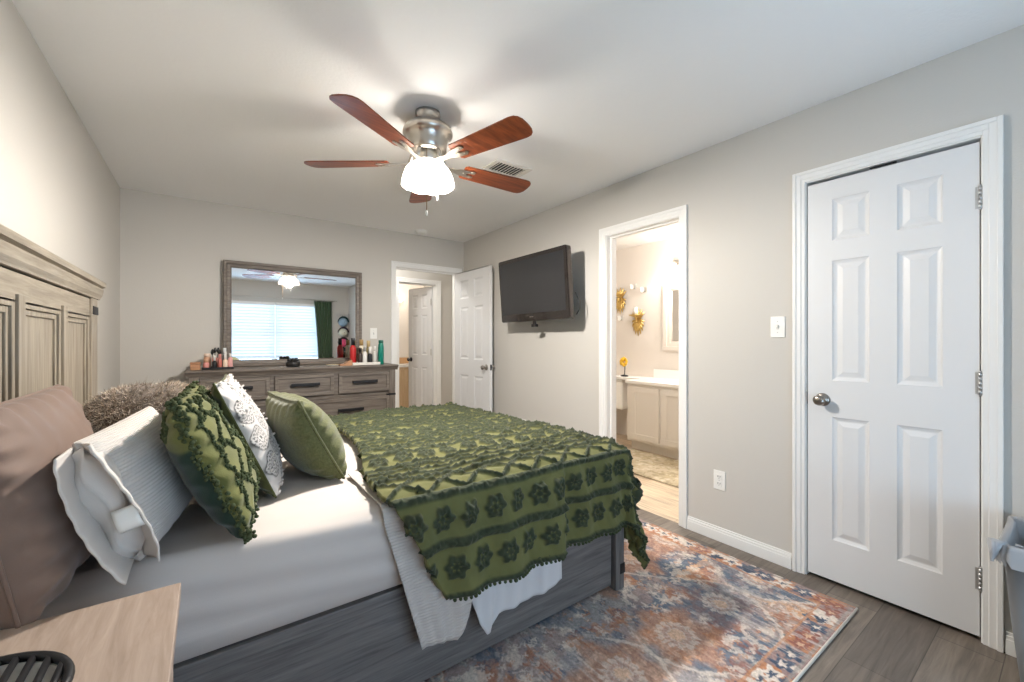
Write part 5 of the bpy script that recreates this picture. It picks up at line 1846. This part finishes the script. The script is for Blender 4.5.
# vanity light
vl = thing('vanity_light', 'lit glass vanity light above the bathroom mirror', 'wall lamp', (BXW - 0.03, 2.55, 2.10))
part(B().box(BXW - 0.03, BXW - 0.001, 2.30, 2.84, 2.10, 2.17, 0.004), 'back_plate', M['nickel'], vl)
for y in (2.36, 2.57, 2.78):
    part(B().tube([(BXW - 0.03, y, 2.135), (BXW - 0.10, y, 2.14), (BXW - 0.12, y, 2.125)], 0.009, 8), 'arm', M['nickel'], vl)
    part(B().lathe([(0.02, 2.125), (0.035, 2.115), (0.05, 2.08), (0.058, 2.035), (0.06, 2.015)], (BXW - 0.12, y, 0), 20), 'glass_shade', M['shade'], vl)
    part(B().sphere((BXW - 0.12, y, 2.075), 0.022, 12, 8), 'bulb', M['bath_bulb'], vl)
    light('vanity_lamp', 'POINT', (BXW - 0.12, y, 2.03), BATH_W / 3, (1.0, 0.94, 0.88), 0.04)
light('bathroom_fill_light', 'POINT', (3.25, 2.2, 2.36), 40.0, (1.0, 0.95, 0.90), 0.09)  # added fill without a fixture, brightens the cabinet fronts
# sconces
def sconce(y, z, s_, lab, candle):
    t_ = thing('wall_sconce', lab, 'sconce', (BXW - 0.03, y, z))
    b_ = B()
    # leafy back plate: fan of curled leaves down to a point
    for k in range(9):
        a = math.radians(-80 + 20 * k)
        L = s_ * (0.11 - 0.02 * abs(k - 4) / 4)
        p0 = Vector((BXW - 0.012, y, z))
        p1 = Vector((BXW - 0.03, y + math.sin(a) * L * 0.55, z - math.cos(a) * L * 0.8))
        p2 = Vector((BXW - 0.02, y + math.sin(a) * L * 0.75, z - math.cos(a) * L * 1.3))
        b_.tube([p0, (p0 + p1) / 2, p1, p2], [0.012, 0.017, 0.015, 0.003], 8)
    for k in range(5):
        a = math.radians(-50 + 25 * k)
        p0 = Vector((BXW - 0.012, y, z))
        p1 = Vector((BXW - 0.025, y + math.sin(a) * s_ * 0.05, z + math.cos(a) * s_ * 0.06))
        p2 = Vector((BXW - 0.015, y + math.sin(a) * s_ * 0.085, z + math.cos(a) * s_ * 0.10))
        b_.tube([p0, p1, p2], [0.014, 0.017, 0.003], 8)
    part(b_, 'leaf_bracket', M['gold'], t_)
    part(B().lathe([(0.012, z + 0.01), (0.02, z + 0.03), (0.055 * s_, z + 0.05), (0.062 * s_, z + 0.06), (0.05 * s_, z + 0.058), (0.0, z + 0.05)], (BXW - 0.07, y, 0), 18), 'candle_cup', M['gold'], t_)
    part(B().tube([(BXW - 0.015, y, z - 0.03), (BXW - 0.05, y, z - 0.04), (BXW - 0.07, y, z + 0.012)], 0.010, 8), 'arm', M['gold'], t_)
    if candle:
        part(B().cyl((BXW - 0.07, y, z + 0.055), (BXW - 0.07, y, z + 0.15), 0.026, seg=16), 'candle', M['cream_cab'], t_)
sconce(3.33, 1.50, 1.45, 'gold leafy candle sconce on the bathroom wall beside the mirror', True)
sconce(3.615, 1.79, 1.45, 'gold leafy sconce partly hidden by the bathroom door jamb', False)
for (y, z, lab) in ((3.40, 1.925, 'small pale butterfly ornament high on the bathroom wall, left of its pair'), (3.24, 1.87, 'small pale butterfly ornament high on the bathroom wall, nearer the mirror'), (3.60, 1.53, 'small pale butterfly ornament below the half-hidden sconce')):
    t_ = thing('wall_ornament', lab, 'ornament', (BXW - 0.01, y, z))
    for q in (-1, 1):
        wv_ = B()
        pts = [(0, 0.0), (q * 0.03, 0.035), (q * 0.055, 0.03), (q * 0.045, 0.004), (q * 0.05, -0.02), (q * 0.03, -0.035), (0, -0.008)]
        Vq = [(BXW - 0.004 - abs(u_) * 0.45, y + u_, z + w_) for u_, w_ in pts]
        wv_.add(Vq + [(x - 0.003, yy, zz_) for x, yy, zz_ in Vq], [tuple(range(7)), tuple(range(13, 6, -1))] + [(i, (i + 1) % 7, 7 + (i + 1) % 7, 7 + i) for i in range(7)])
        part(wv_, 'wing', M['white_plastic'], t_)
    part(B().tube([(BXW - 0.006, y, z - 0.03), (BXW - 0.008, y, z + 0.03)], 0.005, 8), 'body', M['hinge'], t_)
# toilet between the vanity and the far end
to = thing('toilet', 'white toilet beside the bathroom vanity, mostly behind the door jamb', 'toilet', (4.05, 3.62, 0))
part(B().box(BXW - 0.22, BXW - 0.02, 3.42, 3.84, 0.36, 0.72, 0.02), 'tank', M['porcelain'], to)
part(B().box(BXW - 0.23, BXW - 0.012, 3.41, 3.85, 0.72, 0.745, 0.008), 'tank_lid', M['porcelain'], to)
def oval(z, cx_, rx, ry, n_=28):
    return [(cx_ + rx * math.cos(2 * PI * k / n_), 3.63 + ry * math.sin(2 * PI * k / n_), z) for k in range(n_)]
part(rings_mesh([oval(0.0, 4.05, 0.22, 0.11), oval(0.03, 4.05, 0.21, 0.105), oval(0.16, 4.05, 0.19, 0.10), oval(0.27, 4.0, 0.23, 0.15), oval(0.36, 3.97, 0.25, 0.185), oval(0.385, 3.97, 0.252, 0.187), oval(0.385, 3.97, 0.20, 0.135), oval(0.25, 3.98, 0.12, 0.09), oval(0.24, 3.98, 0.01, 0.01)]), 'bowl', M['porcelain'], to)
part(rings_mesh([oval(0.388, 3.97, 0.255, 0.19), oval(0.405, 3.97, 0.255, 0.19), oval(0.412, 3.97, 0.235, 0.17), oval(0.412, 3.97, 0.005, 0.005)]), 'seat_lid', M['porcelain'], to)
# yellow flower ornament on the counter
fl = thing('flower_ornament', 'yellow flower ornament on a dark stem at the counter end', 'ornament', (4.26, 3.44, 0.783))
part(B().lathe([(0, 0.783), (0.045, 0.783), (0.05, 0.79), (0.03, 0.80), (0.008, 0.806), (0, 0.806)], (4.26, 3.44, 0), 20), 'base', M['black_metal'], fl)
part(B().tube([(4.26, 3.44, 0.80), (4.262, 3.436, 0.87), (4.255, 3.43, 0.95)], 0.006, 8), 'stem', M['black_metal'], fl)
yel = mat('yellow_petal', srgb(222, 178, 44), 0.5)
for k in range(8):
    a = 2 * PI * k / 8
    d = Vector((-0.35, math.cos(a), math.sin(a) * 0.8 + 0.15)).normalized()
    part(B().sphere(Vector((4.25, 3.43, 0.965)) + d * 0.038, 0.03, 10, 7, (0.35, 1, 1), d.to_track_quat('Y', 'Z').to_matrix()), 'petal', yel, fl)
# bath mat
bmx0, bmx1, bmy0, bmy1 = 3.165, 3.86, 1.75, 3.10
Xb, Yb_ = np.meshgrid(np.linspace(bmx0, bmx1, 120), np.linspace(bmy0, bmy1, 200), indexing='ij')
k = fbm(Xb * 9, Yb_ * 9, 70)
k2 = fbm(Xb * 26, Yb_ * 26, 71)
cc = np.array(srgb(206, 194, 172)) * (1 - k[..., None]) + np.array(srgb(164, 148, 114)) * k[..., None]
cc = np.where((k2 > 0.64)[..., None], cc * 0.5 + 0.5 * np.array(srgb(138, 128, 104)), np.where((k2 < 0.34)[..., None], cc * 0.5 + 0.5 * np.array(srgb(216, 208, 192)), cc))
bmat = solo(B().grid(np.stack([Xb, Yb_, 0.012 + 0.003 * k2], -1)), 'bath_rug', attr_mat('bath_rug_pile', 'col', 0.95, (300, 0.4, 0.003)), 'beige and olive patterned rug on the bathroom floor before the vanity', 'rug', (3.5, 2.4, 0.003), recalc=False)
set_col(bmat, cc.reshape(-1, 3))
solidify(bmat, 0.010, -1)

# ================================================================== HALL BATHROOM THINGS
hv = thing('hall_vanity', 'pale wood vanity glimpsed through the two doorways', 'vanity', (2.75, 7.15, 0))
hw_m = wood('hall_vanity_wood', srgb(196, 168, 132), srgb(222, 198, 164), 'Z', 9, 12)
part(B().box(2.2, 3.28, 6.92, 7.395, 0.02, 0.78, 0.003), 'cabinet', hw_m, hv)
part(B().box(2.19, 3.285, 6.895, 7.395, 0.78, 0.82, 0.004), 'counter', M['counter'], hv)
part(B().box(2.19, 3.285, 7.37, 7.395, 0.82, 0.93, 0.003), 'backsplash', mat('tan_splash', srgb(178, 140, 100), 0.4), hv)
for x in (2.22, 2.57, 2.92):
    part(B().box(x, x + 0.33, 6.905, 6.92, 0.08, 0.74, 0.003), 'cabinet_door', hw_m, hv)
hl_ = thing('hall_globe_lamp', 'glowing globe lamp glimpsed beyond the hall door', 'wall lamp', (2.78, 7.32, 1.98))
part(B().sphere((2.78, 7.29, 2.0), 0.07, 16, 12), 'globe', M['bath_bulb'], hl_)
part(B().cyl((2.78, 7.30, 2.0), (2.78, 7.395, 2.0), 0.03, seg=14), 'wall_base', M['nickel'], hl_)
light('hall_bathroom_lamp', 'POINT', (2.6, 6.7, 2.2), 20.0, (1.0, 0.91, 0.80), 0.06)
light('hall_lamp', 'POINT', (1.6, 5.05, 2.35), HALL_W, (1.0, 0.98, 0.95), 0.08)

# ================================================================== CAP RACK (on the window wall, seen in the mirror)
cpx = 2.40
rk = thing('cap_rack', 'white hook rail on the window wall, seen in the mirror', 'hook rail', (cpx, YF + 0.01, 1.80))
part(B().box(2.27, 2.53, YF, YF + 0.014, 1.80, 1.84, 0.002), 'rail', M['wall'], rk)
for x in (2.29, 2.36, 2.44, 2.51):
    part(B().tube([(x, YF + 0.012, 1.83), (x, YF + 0.03, 1.80), (x, YF + 0.045, 1.79), (x, YF + 0.05, 1.81)], 0.004, 6), 'hook', M['hinge'], rk)
part(B().tube([(cpx, YF + 0.03, 1.795), (cpx, YF + 0.02, 0.98)], 0.004, 6), 'strap', M['black_metal'], rk)
caps = [(1.68, srgb(150, 176, 196), srgb(16, 62, 66), 'pale blue cap with dark teal brim, topmost hanging under the hook rail'),
        (1.45, srgb(206, 204, 184), srgb(44, 26, 44), 'cream cap with dark plum brim, second from the top under the hook rail'),
        (1.22, srgb(206, 74, 110), srgb(40, 32, 40), 'pink cap with black brim, third down under the hook rail'),
        (0.99, srgb(44, 110, 108), srgb(26, 28, 30), 'teal cap with black brim, lowest under the hook rail')]
for k, (z, c1, c2, lab) in enumerate(caps):
    t_ = thing('baseball_cap', lab, 'cap', (cpx, YF + 0.12, z), 'caps under the hook rail')
    y = YF + 0.055
    P = np.zeros((14, 26, 3))
    for i in range(14):
        for j in range(26):
            u, v = i / 13 * PI / 2, j / 25 * 2 * PI
            P[i, j] = (cpx + 0.094 * math.sin(u) * math.cos(v), y + 0.125 * math.cos(u), z - 0.03 + 0.092 * math.sin(u) * math.sin(v))
    o_ = part(B().grid(P, close_v=True), 'crown', mat('cap_crown', c1, 0.85), t_)
    solidify(o_, 0.003, 1)
    P = np.zeros((12, 16, 3))
    for i in range(12):
        for j in range(16):
            u, v = i / 11, j / 15 * PI
            P[i, j] = (cpx + (0.098 + 0.02 * u) * math.cos(v), y + 0.01 + 0.045 * u + 0.03 * math.sin(v) * u, z - 0.03 + (0.088 + 0.042 * u) * math.sin(v))
    o_ = part(B().grid(P), 'brim', mat('cap_brim', c2, 0.8), t_)
    solidify(o_, 0.004, 1)
    part(B().sphere((cpx, y + 0.127, z - 0.03), 0.008, 8, 6), 'top_button', mat('cap_button', c2, 0.8), t_)
